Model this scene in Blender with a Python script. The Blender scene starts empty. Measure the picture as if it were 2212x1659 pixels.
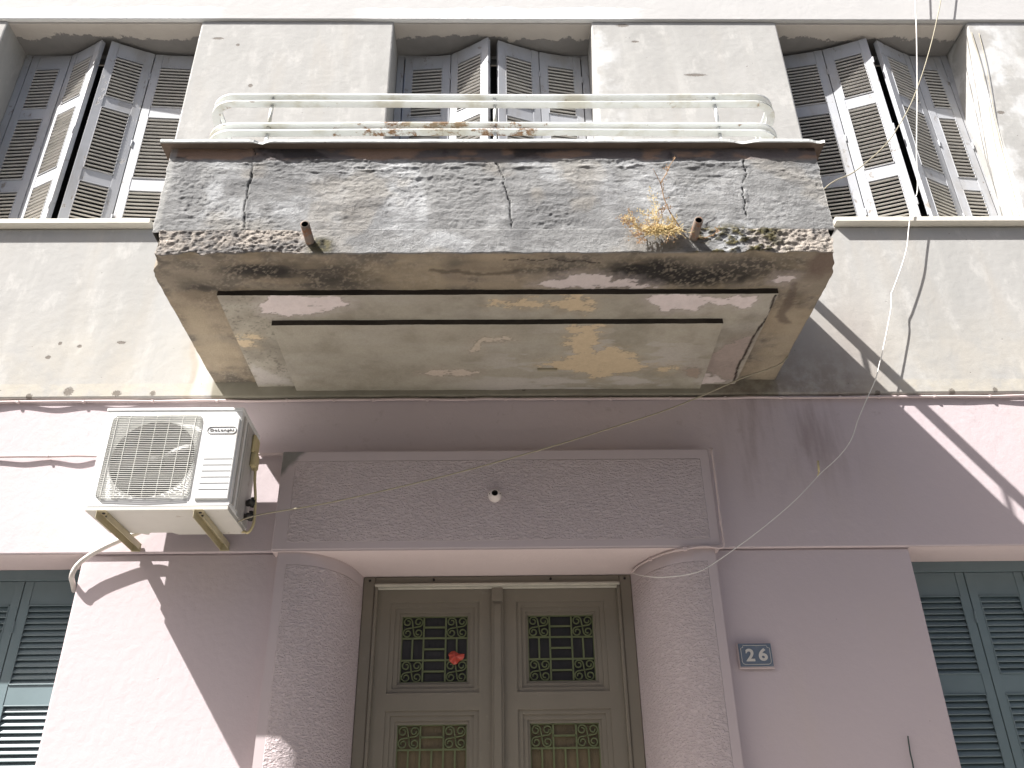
import bpy, math, random
import numpy as np
from mathutils import Vector, Matrix
random.seed(7)
S = bpy.context.scene
C = S.collection
# ------------------------------------------------------------------ camera
F_PX, PITCH, YAW, ROLL = 1910.0, math.radians(29.461), math.radians(1.158), math.radians(-0.897)
CAM = np.array([0.0, -4.5, 1.6])
fw = np.array([math.sin(YAW)*math.cos(PITCH), math.cos(YAW)*math.cos(PITCH), math.sin(PITCH)])
r0 = np.array([math.cos(YAW), -math.sin(YAW), 0]); u0 = np.cross(r0, fw)
rt = r0*math.cos(ROLL)+u0*math.sin(ROLL); up = -r0*math.sin(ROLL)+u0*math.cos(ROLL)
cd = bpy.data.cameras.new('camera'); cam = bpy.data.objects.new('camera', cd); C.objects.link(cam)
cd.sensor_width = 36; cd.lens = F_PX/2212*36; cd.clip_start = .05; cd.clip_end = 500
M = Matrix(((rt[0], up[0], -fw[0], CAM[0]), (rt[1], up[1], -fw[1], CAM[1]), (rt[2], up[2], -fw[2], CAM[2]), (0, 0, 0, 1)))
cam.matrix_world = M
S.camera = cam
S.render.resolution_x = 1024; S.render.resolution_y = 768
# ------------------------------------------------------------------ light
SUN = np.array([1.6, 1.0, -2.3])
el = math.asin(2.3/np.linalg.norm(SUN)); az = math.atan2(-1.6, -1.0)
w = bpy.data.worlds.new('World'); S.world = w; w.use_nodes = True
sky = w.node_tree.nodes.new('ShaderNodeTexSky'); sky.sky_type = 'NISHITA'; sky.sun_disc = False
sky.sun_elevation = el; sky.sun_rotation = az; sky.dust_density = 4.0; sky.air_density = .7; sky.ozone_density = .5
bg = w.node_tree.nodes['Background']; bg.inputs['Strength'].default_value = .056
w.node_tree.links.new(sky.outputs[0], bg.inputs[0])
sd = bpy.data.lights.new('sun', 'SUN'); sd.energy = 5.0; sd.angle = math.radians(.5); sd.color = (1, .965, .93)
so = bpy.data.objects.new('sun', sd); C.objects.link(so); so.location = (-6, -8, 12)
so.rotation_euler = Vector(SUN).to_track_quat('-Z', 'Y').to_euler()
S.view_settings.view_transform = 'Standard'; S.view_settings.look = 'None'
S.view_settings.exposure = 1.42; S.view_settings.gamma = 1

# ------------------------------------------------------------------ pixel -> point on a real plane
def ray(x, y): return rt*(x-1106)/F_PX - up*(y-829.5)/F_PX + fw
def PY(x, y, c=0.0):
    d = ray(x, y); t = (c-CAM[1])/d[1]; return CAM+t*d
def PZ(x, y, c):
    d = ray(x, y); t = (c-CAM[2])/d[2]; return CAM+t*d
def PX(x, y, c):
    d = ray(x, y); t = (c-CAM[0])/d[0]; return CAM+t*d
Z4 = lambda x, y: (305+x*.36765, 440.5+y*.36765)
Z5 = lambda x, y: (1084.3+x*.36765, 440.5+y*.36765)

# ------------------------------------------------------------------ numpy noise
def vnoise(x, y, seed=0):
    xi = np.floor(x).astype(np.int64); yi = np.floor(y).astype(np.int64)
    fx = x-xi; fy = y-yi; fx = fx*fx*(3-2*fx); fy = fy*fy*(3-2*fy)
    def h(a, b):
        n = (a*374761393+b*668265263+seed*974711) & 0xffffffff
        n = ((n ^ (n >> 13))*1274126177) & 0xffffffff
        return ((n ^ (n >> 16)) & 0xffff)/65535.0
    return (h(xi, yi)*(1-fx)+h(xi+1, yi)*fx)*(1-fy)+(h(xi, yi+1)*(1-fx)+h(xi+1, yi+1)*fx)*fy
def fbm(x, y, s, o=4, seed=0, g=.5):
    t = 0; a = 1; n = 0
    for k in range(o):
        t = t+a*vnoise(x*s*2**k+k*17.3, y*s*2**k-k*9.1, seed+k); n += a; a *= g
    return t/n
def sstep(a, b, v):
    t = np.clip((v-a)/(b-a), 0, 1); return t*t*(3-2*t)
def polysd(x, y, pts):
    d = np.full(x.shape, 1e9); ins = np.zeros(x.shape, bool); n = len(pts)
    for i in range(n):
        x0, y0 = pts[i]; x1, y1 = pts[(i+1) % n]
        ex, ey = x1-x0, y1-y0; L = ex*ex+ey*ey+1e-12
        t = np.clip(((x-x0)*ex+(y-y0)*ey)/L, 0, 1)
        d = np.minimum(d, np.hypot(x-x0-t*ex, y-y0-t*ey))
        c = ((y0 > y) != (y1 > y)) & (x < (x1-x0)*(y-y0)/((y1-y0) if abs(y1-y0) > 1e-9 else 1e-9)+x0)
        ins ^= c
    return np.where(ins, d, -d)
def linesd(x, y, pts):
    d = np.full(x.shape, 1e9)
    for (x0, y0), (x1, y1) in zip(pts[:-1], pts[1:]):
        ex, ey = x1-x0, y1-y0; L = ex*ex+ey*ey+1e-12
        t = np.clip(((x-x0)*ex+(y-y0)*ey)/L, 0, 1)
        d = np.minimum(d, np.hypot(x-x0-t*ex, y-y0-t*ey))
    return d
def lay(col, rgb, m):
    return col*(1-m[..., None])+np.array(rgb)*m[..., None]

# ------------------------------------------------------------------ object helpers
ORG = {}
def tag(o, label, cat=None, group=None, kind=None):
    if label: o['label'] = label
    if cat: o['category'] = cat
    if group: o['group'] = group
    if kind: o['kind'] = kind
    return o
def thing(name, loc, label, cat, group=None):
    o = bpy.data.objects.new(name, None); C.objects.link(o); o.location = loc; o.empty_display_size = .1
    ORG[o.name] = np.array(loc, float); tag(o, label, cat, group); return o
class MB:
    def __init__(s): s.v = []; s.f = []; s.m = []; s.sm = []
    def add(s, vs, fs, m=0, smooth=False):
        b = len(s.v); s.v += [tuple(map(float, p)) for p in vs]
        for f in fs: s.f.append([b+i for i in f]); s.m.append(m); s.sm.append(smooth)
    def box(s, x0, x1, y0, y1, z0, z1, m=0):
        s.add([(x, y, z) for z in (z0, z1) for y in (y0, y1) for x in (x0, x1)],
              [(0, 2, 3, 1), (4, 5, 7, 6), (0, 1, 5, 4), (2, 6, 7, 3), (0, 4, 6, 2), (1, 3, 7, 5)], m)
    def obox(s, c, ax, ay, az, hx, hy, hz, m=0):   # oriented box
        c = np.array(c); ax, ay, az = [np.array(a, float)/np.linalg.norm(a) for a in (ax, ay, az)]
        s.add([c+i*hx*ax+j*hy*ay+k*hz*az for k in (-1, 1) for j in (-1, 1) for i in (-1, 1)],
              [(0, 2, 3, 1), (4, 5, 7, 6), (0, 1, 5, 4), (2, 6, 7, 3), (0, 4, 6, 2), (1, 3, 7, 5)], m)
    def tube(s, pts, r, seg=8, m=0, cap=True, smooth=True):
        pts = [np.array(p, float) for p in pts]; n = len(pts)
        rr = r if hasattr(r, '__len__') else [r]*n
        vs = []; nrm = None
        for i, p in enumerate(pts):
            t = pts[min(i+1, n-1)]-pts[max(i-1, 0)]; t /= (np.linalg.norm(t)+1e-12)
            if nrm is None:
                a = np.array([0, 0, 1.]) if abs(t[2]) < .9 else np.array([1., 0, 0]); nrm = np.cross(t, a)
            nrm = nrm-t*np.dot(nrm, t); nrm /= (np.linalg.norm(nrm)+1e-12); b = np.cross(t, nrm)
            for k in range(seg):
                a = 2*math.pi*k/seg; vs.append(p+rr[i]*(math.cos(a)*nrm+math.sin(a)*b))
        fs = [(i*seg+k, i*seg+(k+1) % seg, (i+1)*seg+(k+1) % seg, (i+1)*seg+k) for i in range(n-1) for k in range(seg)]
        if cap: fs += [tuple(range(seg-1, -1, -1)), tuple(range((n-1)*seg, n*seg))]
        s.add(vs, fs, m, smooth)
    def lathe(s, prof, c, axis='y', seg=24, m=0, smooth=True):     # prof [(r, h)]
        vs = []; n = len(prof)
        for r, h in prof:
            for k in range(seg):
                a = 2*math.pi*k/seg; u, v = r*math.cos(a), r*math.sin(a)
                vs.append((c[0]+u, c[1]+h, c[2]+v) if axis == 'y' else (c[0]+u, c[1]+v, c[2]+h))
        fs = [(i*seg+k, i*seg+(k+1) % seg, (i+1)*seg+(k+1) % seg, (i+1)*seg+k) for i in range(n-1) for k in range(seg)]
        s.add(vs, fs, m, smooth)
    def prism(s, pts, z0, z1, m=0):      # plan polygon extruded in z
        n = len(pts)
        s.add([(p[0], p[1], z0) for p in pts]+[(p[0], p[1], z1) for p in pts],
              [tuple(range(n-1, -1, -1)), tuple(range(n, 2*n))]+[(i, (i+1) % n, n+(i+1) % n, n+i) for i in range(n)], m)
    def rect(s, x0, x1, z0, z1, y, m=0): s.add([(x0, y, z0), (x1, y, z0), (x1, y, z1), (x0, y, z1)], [(0, 1, 2, 3)], m)
    def ring(s, o, i, y, m=0):           # o, i = (x0,x1,z0,z1)
        P = lambda r: [(r[0], y, r[2]), (r[1], y, r[2]), (r[1], y, r[3]), (r[0], y, r[3])]
        s.add(P(o)+P(i), [(k, (k+1) % 4, 4+(k+1) % 4, 4+k) for k in range(4)], m)
    def step(s, r, y0, y1, m=0):
        P = lambda y: [(r[0], y, r[2]), (r[1], y, r[2]), (r[1], y, r[3]), (r[0], y, r[3])]
        s.add(P(y0)+P(y1), [(k, (k+1) % 4, 4+(k+1) % 4, 4+k) for k in range(4)], m)
    def build(s, name, mats, parent=None, bevel=0, attr=None, weld=False):
        me = bpy.data.meshes.new(name)
        o0 = ORG[parent.name] if parent is not None else np.zeros(3)
        v = np.array(s.v)-o0
        me.from_pydata([tuple(p) for p in v], [], s.f)
        for m in (mats if isinstance(mats, (list, tuple)) else [mats]): me.materials.append(m)
        me.polygons.foreach_set('material_index', s.m); me.polygons.foreach_set('use_smooth', s.sm)
        if attr is not None:
            ca = me.color_attributes.new('Col', 'FLOAT_COLOR', 'POINT')
            a = np.ones((len(s.v), 4), np.float32); a[:len(attr), :3] = attr; ca.data.foreach_set('color', a.ravel())
        me.validate(); me.update()
        o = bpy.data.objects.new(name, me); C.objects.link(o)
        if parent is not None: o.parent = parent
        ORG[o.name] = o0
        if weld:
            wm = o.modifiers.new('weld', 'WELD'); wm.merge_threshold = 1e-5
        if bevel:
            bm_ = o.modifiers.new('bevel', 'BEVEL'); bm_.width = bevel; bm_.segments = 2; bm_.limit_method = 'ANGLE'; bm_.angle_limit = math.radians(40)
        return o
def holed(xs, zs, solid, y0, y1, m=0):
    mb = MB(); idx = {}
    def V(i, j, k):
        if (i, j, k) not in idx: idx[(i, j, k)] = len(mb.v); mb.v.append((xs[i], y1 if k else y0, zs[j]))
        return idx[(i, j, k)]
    def F(f): mb.f.append(f); mb.m.append(m); mb.sm.append(False)
    nx, nz = len(xs)-1, len(zs)-1
    so_ = lambda i, j: 0 <= i < nx and 0 <= j < nz and solid((xs[i]+xs[i+1])/2, (zs[j]+zs[j+1])/2)
    for i in range(nx):
        for j in range(nz):
            if not so_(i, j): continue
            F([V(i, j, 0), V(i+1, j, 0), V(i+1, j+1, 0), V(i, j+1, 0)]); F([V(i, j, 1), V(i, j+1, 1), V(i+1, j+1, 1), V(i+1, j, 1)])
            if not so_(i-1, j): F([V(i, j, 0), V(i, j+1, 0), V(i, j+1, 1), V(i, j, 1)])
            if not so_(i+1, j): F([V(i+1, j, 0), V(i+1, j, 1), V(i+1, j+1, 1), V(i+1, j+1, 0)])
            if not so_(i, j-1): F([V(i, j, 0), V(i, j, 1), V(i+1, j, 1), V(i+1, j, 0)])
            if not so_(i, j+1): F([V(i, j+1, 0), V(i+1, j+1, 0), V(i+1, j+1, 1), V(i, j+1, 1)])
    return mb
def catmull(p, n=6):
    p = [np.array(a, float) for a in p]; q = [p[0]]+p+[p[-1]]; out = []
    for i in range(1, len(q)-2):
        for k in range(n):
            t = k/n; a, b, c, d = q[i-1:i+3]
            out.append(.5*((2*b)+(c-a)*t+(2*a-5*b+4*c-d)*t*t+(3*b-a-3*c+d)*t**3))
    out.append(p[-1]); return out

# ------------------------------------------------------------------ materials
class Mat:
    def __init__(s, name, rough=.85, spec=.3):
        s.m = bpy.data.materials.new(name); s.m.use_nodes = True; s.nt = s.m.node_tree; s.n = s.nt.nodes
        s.b = s.n['Principled BSDF']; s.b.inputs['Roughness'].default_value = rough; s.b.inputs['Specular IOR Level'].default_value = spec
        s.geo = s.n.new('ShaderNodeNewGeometry'); s.pos = s.geo.outputs['Position']
    def L(s, a, b): s.nt.links.new(a, b)
    def val(s, v, inp):
        if isinstance(v, (int, float)): inp.default_value = v
        elif isinstance(v, tuple): inp.default_value = v if len(v) == 4 or inp.type == 'VECTOR' else (*v, 1)
        else: s.L(v, inp)
    def sc(s, vec, sx, sy, sz, off=(0, 0, 0)):
        n = s.n.new('ShaderNodeMapping'); n.inputs['Scale'].default_value = (sx, sy, sz); n.inputs['Location'].default_value = off
        s.L(vec, n.inputs['Vector']); return n.outputs[0]
    def noise(s, scale, detail=4, rough=.55, vec=None, dist=0):
        n = s.n.new('ShaderNodeTexNoise'); n.inputs['Scale'].default_value = scale; n.inputs['Detail'].default_value = detail
        n.inputs['Roughness'].default_value = rough; n.inputs['Distortion'].default_value = dist
        s.L(vec or s.pos, n.inputs['Vector']); return n.outputs['Fac']
    def vor(s, scale, vec=None, feat='F1'):
        n = s.n.new('ShaderNodeTexVoronoi'); n.inputs['Scale'].default_value = scale; n.feature = feat
        s.L(vec or s.pos, n.inputs['Vector']); return n.outputs['Distance']
    def mr(s, v, a, b, c=0., d=1.):
        n = s.n.new('ShaderNodeMapRange'); n.interpolation_type = 'SMOOTHSTEP'
        s.val(v, n.inputs[0]); n.inputs[1].default_value = a; n.inputs[2].default_value = b; n.inputs[3].default_value = c; n.inputs[4].default_value = d
        return n.outputs[0]
    def ma(s, op, a, b=0.):
        n = s.n.new('ShaderNodeMath'); n.operation = op; s.val(a, n.inputs[0]); s.val(b, n.inputs[1]); return n.outputs[0]
    def mul(s, *a):
        r = a[0]
        for b in a[1:]: r = s.ma('MULTIPLY', r, b)
        return r
    def add(s, *a):
        r = a[0]
        for b in a[1:]: r = s.ma('ADD', r, b)
        return r
    def xyz(s):
        n = s.n.new('ShaderNodeSeparateXYZ'); s.L(s.pos, n.inputs[0]); return n.outputs
    def mix(s, f, a, b, mode='MIX'):
        n = s.n.new('ShaderNodeMix'); n.data_type = 'RGBA'; n.blend_type = mode
        s.val(f, n.inputs[0]); s.val(a, n.inputs[6]); s.val(b, n.inputs[7]); return n.outputs[2]
    def col(s, c): s.val(c, s.b.inputs['Base Color']); return s
    def bump(s, h, dist=.01, st=1.):
        n = s.n.new('ShaderNodeBump'); n.inputs['Distance'].default_value = dist; n.inputs['Strength'].default_value = st
        s.L(h, n.inputs['Height']); s.L(n.outputs[0], s.b.inputs['Normal']); return s
    def rough(s, r): s.val(r, s.b.inputs['Roughness']); return s
    def attr(s):
        n = s.n.new('ShaderNodeAttribute'); n.attribute_name = 'Col'; return n.outputs['Color']
    def band(s, v, a0, a1, b0, b1): return s.mul(s.mr(v, a0, a1), s.mr(v, b0, b1, 1., 0.))

PINK = (.58, .475, .485)
def m_pink(name='pink_plaster'):
    m = Mat(name, .9, .2); x, y, z = m.xyz()
    c = m.mix(m.noise(1.1, 5), (.515, .445, .458), (.565, .495, .51))
    c = m.mix(m.mul(m.mr(m.noise(2.2, 6, .6, m.sc(m.pos, 1, 1, .35)), .5, .75), .5), c, (.55, .475, .455))
    # water streaks right of the balcony
    st = m.mul(m.mr(m.noise(9, 5, .6, m.sc(m.pos, 1, 1, .16)), .42, .72), m.band(x, 1.2, 1.45, 1.75, 2.2), m.band(z, 3.3, 3.75, 4.2, 4.3))
    c = m.mix(m.mul(st, .55), c, (.26, .20, .19))
    c = m.mix(m.mul(m.mr(m.noise(14, 6, .7), .6, .68), m.mr(z, 3.5, 4.05), .35), c, (.36, .30, .29))
    pits = m.mr(m.vor(9), .012, .03, 1., 0.); pits = m.mul(pits, m.mr(m.noise(3, 2), .5, .56))
    c = m.mix(m.mul(pits, .6), c, (.25, .2, .2)); m.col(c)
    h = m.add(m.mul(m.noise(3, 3), .6), m.mul(m.noise(24, 6, .6), .45), m.mul(m.noise(110, 3), .10), m.mul(pits, -.5))
    return m.bump(h, .009, .46).m
def m_beige(name='beige_plaster'):
    m = Mat(name, .9, .2); x, y, z = m.xyz()
    c = m.mix(m.noise(1.3, 6, .6), (.32, .318, .305), (.455, .45, .432))
    v = m.noise(3.5, 6, .6, m.sc(m.pos, 1, 1, .12), .4)
    c = m.mix(m.mul(m.mr(v, .52, .66), .45), c, (.50, .495, .47))
    c = m.mix(m.mul(m.mr(m.noise(3.1, 6, .6, m.sc(m.pos, 1, 1, .15, (3, 0, 1)), .4), .5, .68), .45), c, (.395, .37, .33))
    c = m.mix(m.mul(m.mr(m.noise(2.3, 6, .65, m.sc(m.pos, 1, 1, .7, (7, 0, 1))), .5, .72), m.mr(z, 5.3, 4.3, 0.2, 1.), .6), c, (.34, .335, .315))
    c = m.mix(m.mul(m.mr(m.noise(1.5, 7, .68, m.sc(m.pos, 1, 1, .6, (11, 3, 5))), .46, .66), .45), c, (.35, .35, .335))
    c = m.mix(m.mul(m.mr(m.noise(6, 7, .7, m.sc(m.pos, 1, 1, .5, (5, 1, 9))), .52, .66), .3), c, (.62, .61, .58))
    # warm dirt and yellowing towards the foot of the upper floor
    c = m.mix(m.mul(m.mr(m.noise(4, 5, .6), .35, .6), m.band(z, 4.0, 4.05, 4.3, 4.8), .4), c, (.46, .43, .37))
    # runs of rain staining beside the balcony
    wob = m.add(x, m.mul(m.add(m.noise(1.6, 3), -.5), .25)); run = m.mul(m.band(wob, -1.83, -1.80, -1.79, -1.70), m.mr(z, 5.2, 4.9))
    c = m.mix(m.mul(run, .75), c, (.40, .355, .30)); c = m.mix(m.mul(m.band(wob, -1.79, -1.76, -1.72, -1.68), m.mr(z, 5.1, 4.7), .8), c, (.56, .55, .51))
    c = m.mix(m.mul(m.band(wob, -2.15, -2.05, -1.90, -1.83), m.mr(z, 5.3, 4.9), .35), c, (.42, .425, .42))
    yl = m.mul(m.band(z, 4.07, 4.075, 4.155, 4.165), m.mr(m.noise(2.5, 4), .42, .47)); c = m.mix(m.mul(yl, m.mr(m.noise(9, 5, .7), .35, .6), .55), c, (.50, .465, .385))
    # olive dirty strip of wall under the balcony floor
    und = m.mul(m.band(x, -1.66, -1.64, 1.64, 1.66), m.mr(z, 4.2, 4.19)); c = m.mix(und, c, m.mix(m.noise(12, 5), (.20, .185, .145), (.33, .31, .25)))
    c = m.mix(m.mul(m.band(x, 1.2, 1.32, 2.0, 2.3), m.mr(z, 4.5, 4.1), m.mr(m.noise(10, 5, .7), .35, .6), .75), c, (.17, .14, .11))
    c = m.mix(m.mul(m.band(x, 1.6, 1.7, 2.1, 2.5), m.mr(z, 4.9, 4.4), .5), c, (.34, .30, .275))
    # white repair plaster round the upper windows
    wp = m.mul(m.mr(m.noise(2.4, 5, .6), .46, .56), m.add(m.band(x, -2.5, -2.35, -2.2, -2.19), m.band(x, .72, .74, .82, 1.0), m.band(x, 3.4, 3.45, 3.8, 4.1)), m.mr(z, 5.2, 5.5))
    c = m.mix(m.mul(m.ma('MINIMUM', wp, 1.), .6), c, (.62, .63, .63))
    c = m.mix(m.mul(m.mr(m.noise(5, 7, .7, m.sc(m.pos, 1, 1, .5, (1, 5, 2))), .46, .62), m.mr(z, 5.2, 5.6), .35), c, (.33, .325, .31))
    pits = m.mul(m.mr(m.vor(11), .02, .05, 1., 0.), m.mr(m.noise(1.7, 3), .47, .54))
    pit2 = m.mul(m.mr(m.vor(5.5, m.sc(m.pos, 1, 1, 1, (3, 1, 2))), .055, .09, 1., 0.), m.band(z, 4.05, 4.08, 4.14, 4.17))
    pits = m.ma('MAXIMUM', pits, pit2)
    # knocked-off chips and rusty nail holes where they sit on the plaster
    nn_ = m.mul(m.add(m.noise(130, 5, .75), -.5), 4.5); tot = None
    for px_, py_, rx_, rz_ in ((471, 83, .045, .014), (514, 97, .014, .016), (541, 185, .018, .02), (1502, 162, .085, .016), (1345, 55, .05, .02), (1372, 90, .03, .012), (2162, 243, .03, .018), (104, 772, .018, .014), (130, 742, .012, .014), (172, 748, .016, .012), (262, 740, .03, .012), (62, 858, .02, .025), (148, 846, .03, .03), (252, 850, .028, .02), (330, 850, .018, .018), (2257 - 200, 846, .02, .022), (2150, 842, .015, .018), (1896, 848, .018, .018)):
        w0 = PY(px_, py_, 0.); dx = m.ma('DIVIDE', m.add(x, -float(w0[0])), rx_); dz = m.ma('DIVIDE', m.add(z, -float(w0[2])), rz_)
        d_ = m.add(m.mul(dx, dx), m.mul(dz, dz), nn_); k_ = m.mr(d_, .6, .9, 1., 0.); tot = k_ if tot is None else m.ma('MAXIMUM', tot, k_)
    pits = m.ma('MAXIMUM', pits, tot)
    c = m.mix(m.mul(pits, .8), c, (.14, .12, .10)); m.col(c)
    h = m.add(m.mul(m.noise(2.5, 3), .7), m.mul(m.noise(20, 6, .6), .35), m.mul(m.noise(120, 3), .08), m.mul(pits, -.7))
    return m.bump(h, .012, .5).m
def m_band():
    m = Mat('white_washed_band', .9, .2); x, y, z = m.xyz()
    edge = m.add(7.36, m.mul(m.noise(2.2, 6, .65), .16))
    k = m.mr(m.ma('SUBTRACT', z, edge), -.004, .004, 1., 0.)
    k = m.mul(k, m.add(m.mr(x, -2.3, -2.0, 1., 0.), m.band(x, -1.1, -.8, .9, 1.2)))
    c = m.mix(m.ma('MINIMUM', k, 1.), m.mix(m.noise(3, 5), (.44, .437, .43), (.50, .495, .485)), (.74, .745, .74)); m.col(c)
    h = m.add(m.mul(k, .5), m.mul(m.noise(18, 6, .6), m.add(.35, m.mul(k, .5))))
    return m.bump(h, .012, .6).m
def m_reveal_dirt():      # recess ceilings and jambs: grey old paint with peeled pale patches
    m = Mat('peeling_reveal', .9, .2); x, y, z = m.xyz()
    e = m.add(y, m.mul(m.add(m.noise(4, 6, .7), -.5), .28))
    k = m.mr(e, .135, .145)
    c = m.mix(k, m.mix(m.noise(9, 5), (.47, .43, .39), (.56, .52, .47)), m.mix(m.noise(7, 4), (.20, .19, .185), (.30, .29, .275)))
    m.col(c); return m.bump(m.add(m.mul(k, -.5), m.mul(m.noise(30, 5), .4)), .008, .6).m
def m_stipple(name, box=None, pil=None):
    m = Mat(name, .9, .2); x, y, z = m.xyz()
    c = m.mix(m.noise(2, 4), (.53, .46, .47), (.58, .51, .515))
    if box: k = m.mul(m.band(x, box[0], box[0]+.004, box[1]-.004, box[1]), m.band(z, box[2], box[2]+.004, box[3]-.004, box[3]))
    else: k = m.mul(m.mr(m.ma('ABSOLUTE', x), 1.098, 1.094), m.mr(z, 3.055, 3.051))
    n = m.noise(46, 3, .55, m.sc(m.pos, 1, 1, 1.9), .6); n2 = m.noise(110, 3, .6)
    h = m.mul(k, m.add(m.mul(m.mr(n, .3, .7), 1.), m.mul(n2, .4)))
    c = m.mix(m.mul(k, m.mr(n, .38, .6, 1., 0.), .22), c, (.33, .275, .28))
    if box:
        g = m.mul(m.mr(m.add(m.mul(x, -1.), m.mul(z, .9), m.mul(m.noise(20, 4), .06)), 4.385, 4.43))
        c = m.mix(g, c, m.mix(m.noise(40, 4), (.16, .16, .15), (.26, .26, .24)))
    c = m.mix(m.mr(z, 3.1, 3.13) if not box else 0., c, (.56, .47, .46)) if not box else c
    c = m.mix(m.mr(k, 0., 1., .16, 0.), c, (.20, .17, .18)); m.col(c); return m.bump(h, .0075, .8).m
def m_simple(name, col, rough=.6, spec=.4, var=.12, scale=8, bump=.0, metal=0, tint=None):
    m = Mat(name, rough, spec); d = tuple(v*(1-var) for v in col); u = tuple(min(1, v*(1+var)) for v in col)
    c = m.mix(m.noise(scale, 5, .6), d, u)
    if tint: c = m.mix(m.mul(m.mr(m.noise(tint[1], 6, .7), tint[2], tint[2]+.1), tint[3]), c, tint[0])
    m.col(c); m.b.inputs['Metallic'].default_value = metal
    if bump: m.bump(m.noise(60, 4), bump, .6)
    return m.m
def m_attr(name, bump=.006, rough=.9, s=90):
    m = Mat(name, rough, .2); c = m.attr()
    c = m.mix(.35, c, m.mix(m.noise(s, 5, .7), (.25, .25, .25), (.75, .75, .75)), 'OVERLAY')
    m.col(c); return m.bump(m.add(m.noise(s, 6, .72), m.mul(m.noise(s*2.6, 4), .8)), bump, 1.).m
def m_shutter():
    m = Mat('weathered_shutter_paint', .55, .4)
    c = m.mix(m.noise(6, 5), (.34, .355, .38), (.44, .45, .47))
    p = m.mr(m.noise(14, 8, .75, m.sc(m.pos, 1, 1, .5)), .60, .64)
    c = m.mix(p, c, (.24, .22, .20)); c = m.mix(m.mul(m.mr(m.noise(5, 6, .7, m.sc(m.pos, 1, 1, .3, (2, 2, 2))), .48, .66), .5), c, (.30, .285, .26)); m.col(c)
    return m.bump(m.add(m.mul(p, -.6), m.mul(m.noise(30, 5), .3)), .003, .6).m
def m_rust():
    m = Mat('white_paint_with_rust', .5, .4)
    c = m.mix(m.noise(9, 5), (.62, .64, .63), (.74, .76, .75))
    x, y, z = m.xyz()
    w_ = m.mul(m.band(x, -1.0, -.6, .1, .5), m.mr(z, 5.2, 5.15))
    p = m.mr(m.add(m.noise(11, 8, .75, m.sc(m.pos, 1, 1, 1.6)), m.mul(w_, .125)), .605, .70)
    c = m.mix(p, c, m.mix(m.noise(30, 4), (.12, .055, .028), (.33, .20, .10)))
    c = m.mix(m.mul(m.mr(m.noise(5, 6, .6, m.sc(m.pos, 1, 1, 1, (4, 4, 4))), .46, .66), .55), c, (.42, .39, .29))
    m.col(c); return m.bump(m.mul(p, 1.), .002, .5).m
M_PINK = m_pink(); M_BEIGE = m_beige(); M_BAND = m_band(); M_REV = m_reveal_dirt()
M_PINKL = m_simple('pale_pink_soffit', (.60, .51, .50), .9, .2, .05, 3, .004)
M_LINT = m_stipple('stippled_mauve_lintel', (-1.105, 1.125, 3.17, 3.635)); M_PIL = m_stipple('stippled_mauve_pillar')
M_SHUT = m_shutter(); M_RUST = m_rust()
M_SLAT = m_simple('grey_slats', (.46, .445, .415), .6, .3, .25, 9)
M_SILL = m_simple('cream_sill', (.66, .63, .55), .7, .3, .1, 6, .003)
M_TEAL = m_simple('teal_shutter_paint', (.155, .21, .225), .45, .5, .12, 5)
M_DOOR = m_simple('olive_door_paint', (.205, .185, .148), .5, .4, .12, 4, tint=((.27, .25, .21), 11, .60, .35))
M_DOORM = m_simple('lit_moulding_paint', (.50, .48, .41), .5, .4, .25, 14)  # highlight of the lit chamfer over the door, put into a lighter colour
M_GREEN = m_simple('green_iron', (.135, .16, .078), .5, .4, .2, 20)
M_DARK = m_simple('dark_void', (.012, .012, .013), .6, .3, .1)
M_ACW = m_simple('white_enamel', (.74, .75, .74), .38, .5, .04, 6, tint=((.50, .46, .38), 7, .62, .5))
M_ACS = m_simple('grey_enamel', (.42, .41, .39), .5, .4, .18, 14, tint=((.22, .17, .13), 12, .58, .6))  # greyer than the front enamel, with brown blotches
M_GRV = m_simple('groove_grey', (.16, .16, .16), .6, .3)
M_WIRE = m_simple('white_grille_wire', (.72, .72, .68), .4, .5, .1, 30)
M_BRK = m_simple('cream_bracket_paint', (.46, .41, .27), .5, .4, .15, 14, tint=((.16, .10, .05), 30, .62, .8))
M_YEL = m_simple('yellowed_plastic', (.50, .43, .24), .5, .4, .15, 14)
M_BLK = m_simple('black_rubber', (.05, .048, .045), .6, .3, .2, 20)
M_HOSE = m_simple('grimy_white_hose', (.58, .54, .50), .7, .3, .2, 25, .004)
M_CWHT = m_simple('white_cable', (.74, .73, .68), .5, .4, .06, 20)
M_CPNK = m_simple('painted_cable', (.56, .47, .46), .7, .3, .1, 10)
M_CTAN = m_simple('tan_cable', (.33, .30, .22), .6, .3, .15, 10)
M_CDRK = m_simple('dark_cable', (.06, .08, .075), .6, .3, .1, 10)
M_PIPE = m_simple('rusty_drain_pipe', (.20, .16, .13), .7, .3, .35, 30, tint=((.25, .10, .04), 25, .5, .7))
M_PLUG = m_simple('ceramic', (.62, .56, .53), .35, .5, .06, 10)
M_SGB = m_simple('slate_enamel', (.13, .165, .215), .4, .5, .2, 40, tint=((.30, .30, .30), 22, .62, .6))
M_SGW = m_simple('cream_enamel', (.62, .60, .55), .4, .5, .08, 30)
M_RED = m_simple('red_plastic', (.50, .075, .05), .4, .5, .15, 30)
M_STRAW = m_simple('dry_straw', (.72, .58, .31), .8, .2, .25, 60)
M_TWIG = m_simple('dry_twig', (.40, .26, .15), .8, .2, .3, 60)
def m_glass(name, c0, c1, s):
    m = Mat(name, .16, .5); v = m.vor(s, m.sc(m.pos, 1, 1, .5))
    m.col(m.mix(m.noise(5, 5, .6), c0, c1)); return m.bump(m.add(v, m.noise(30, 3)), .004, .5).m
M_GLS = m_glass('dark_glass', (.012, .013, .016), (.045, .045, .05), 30)
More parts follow.
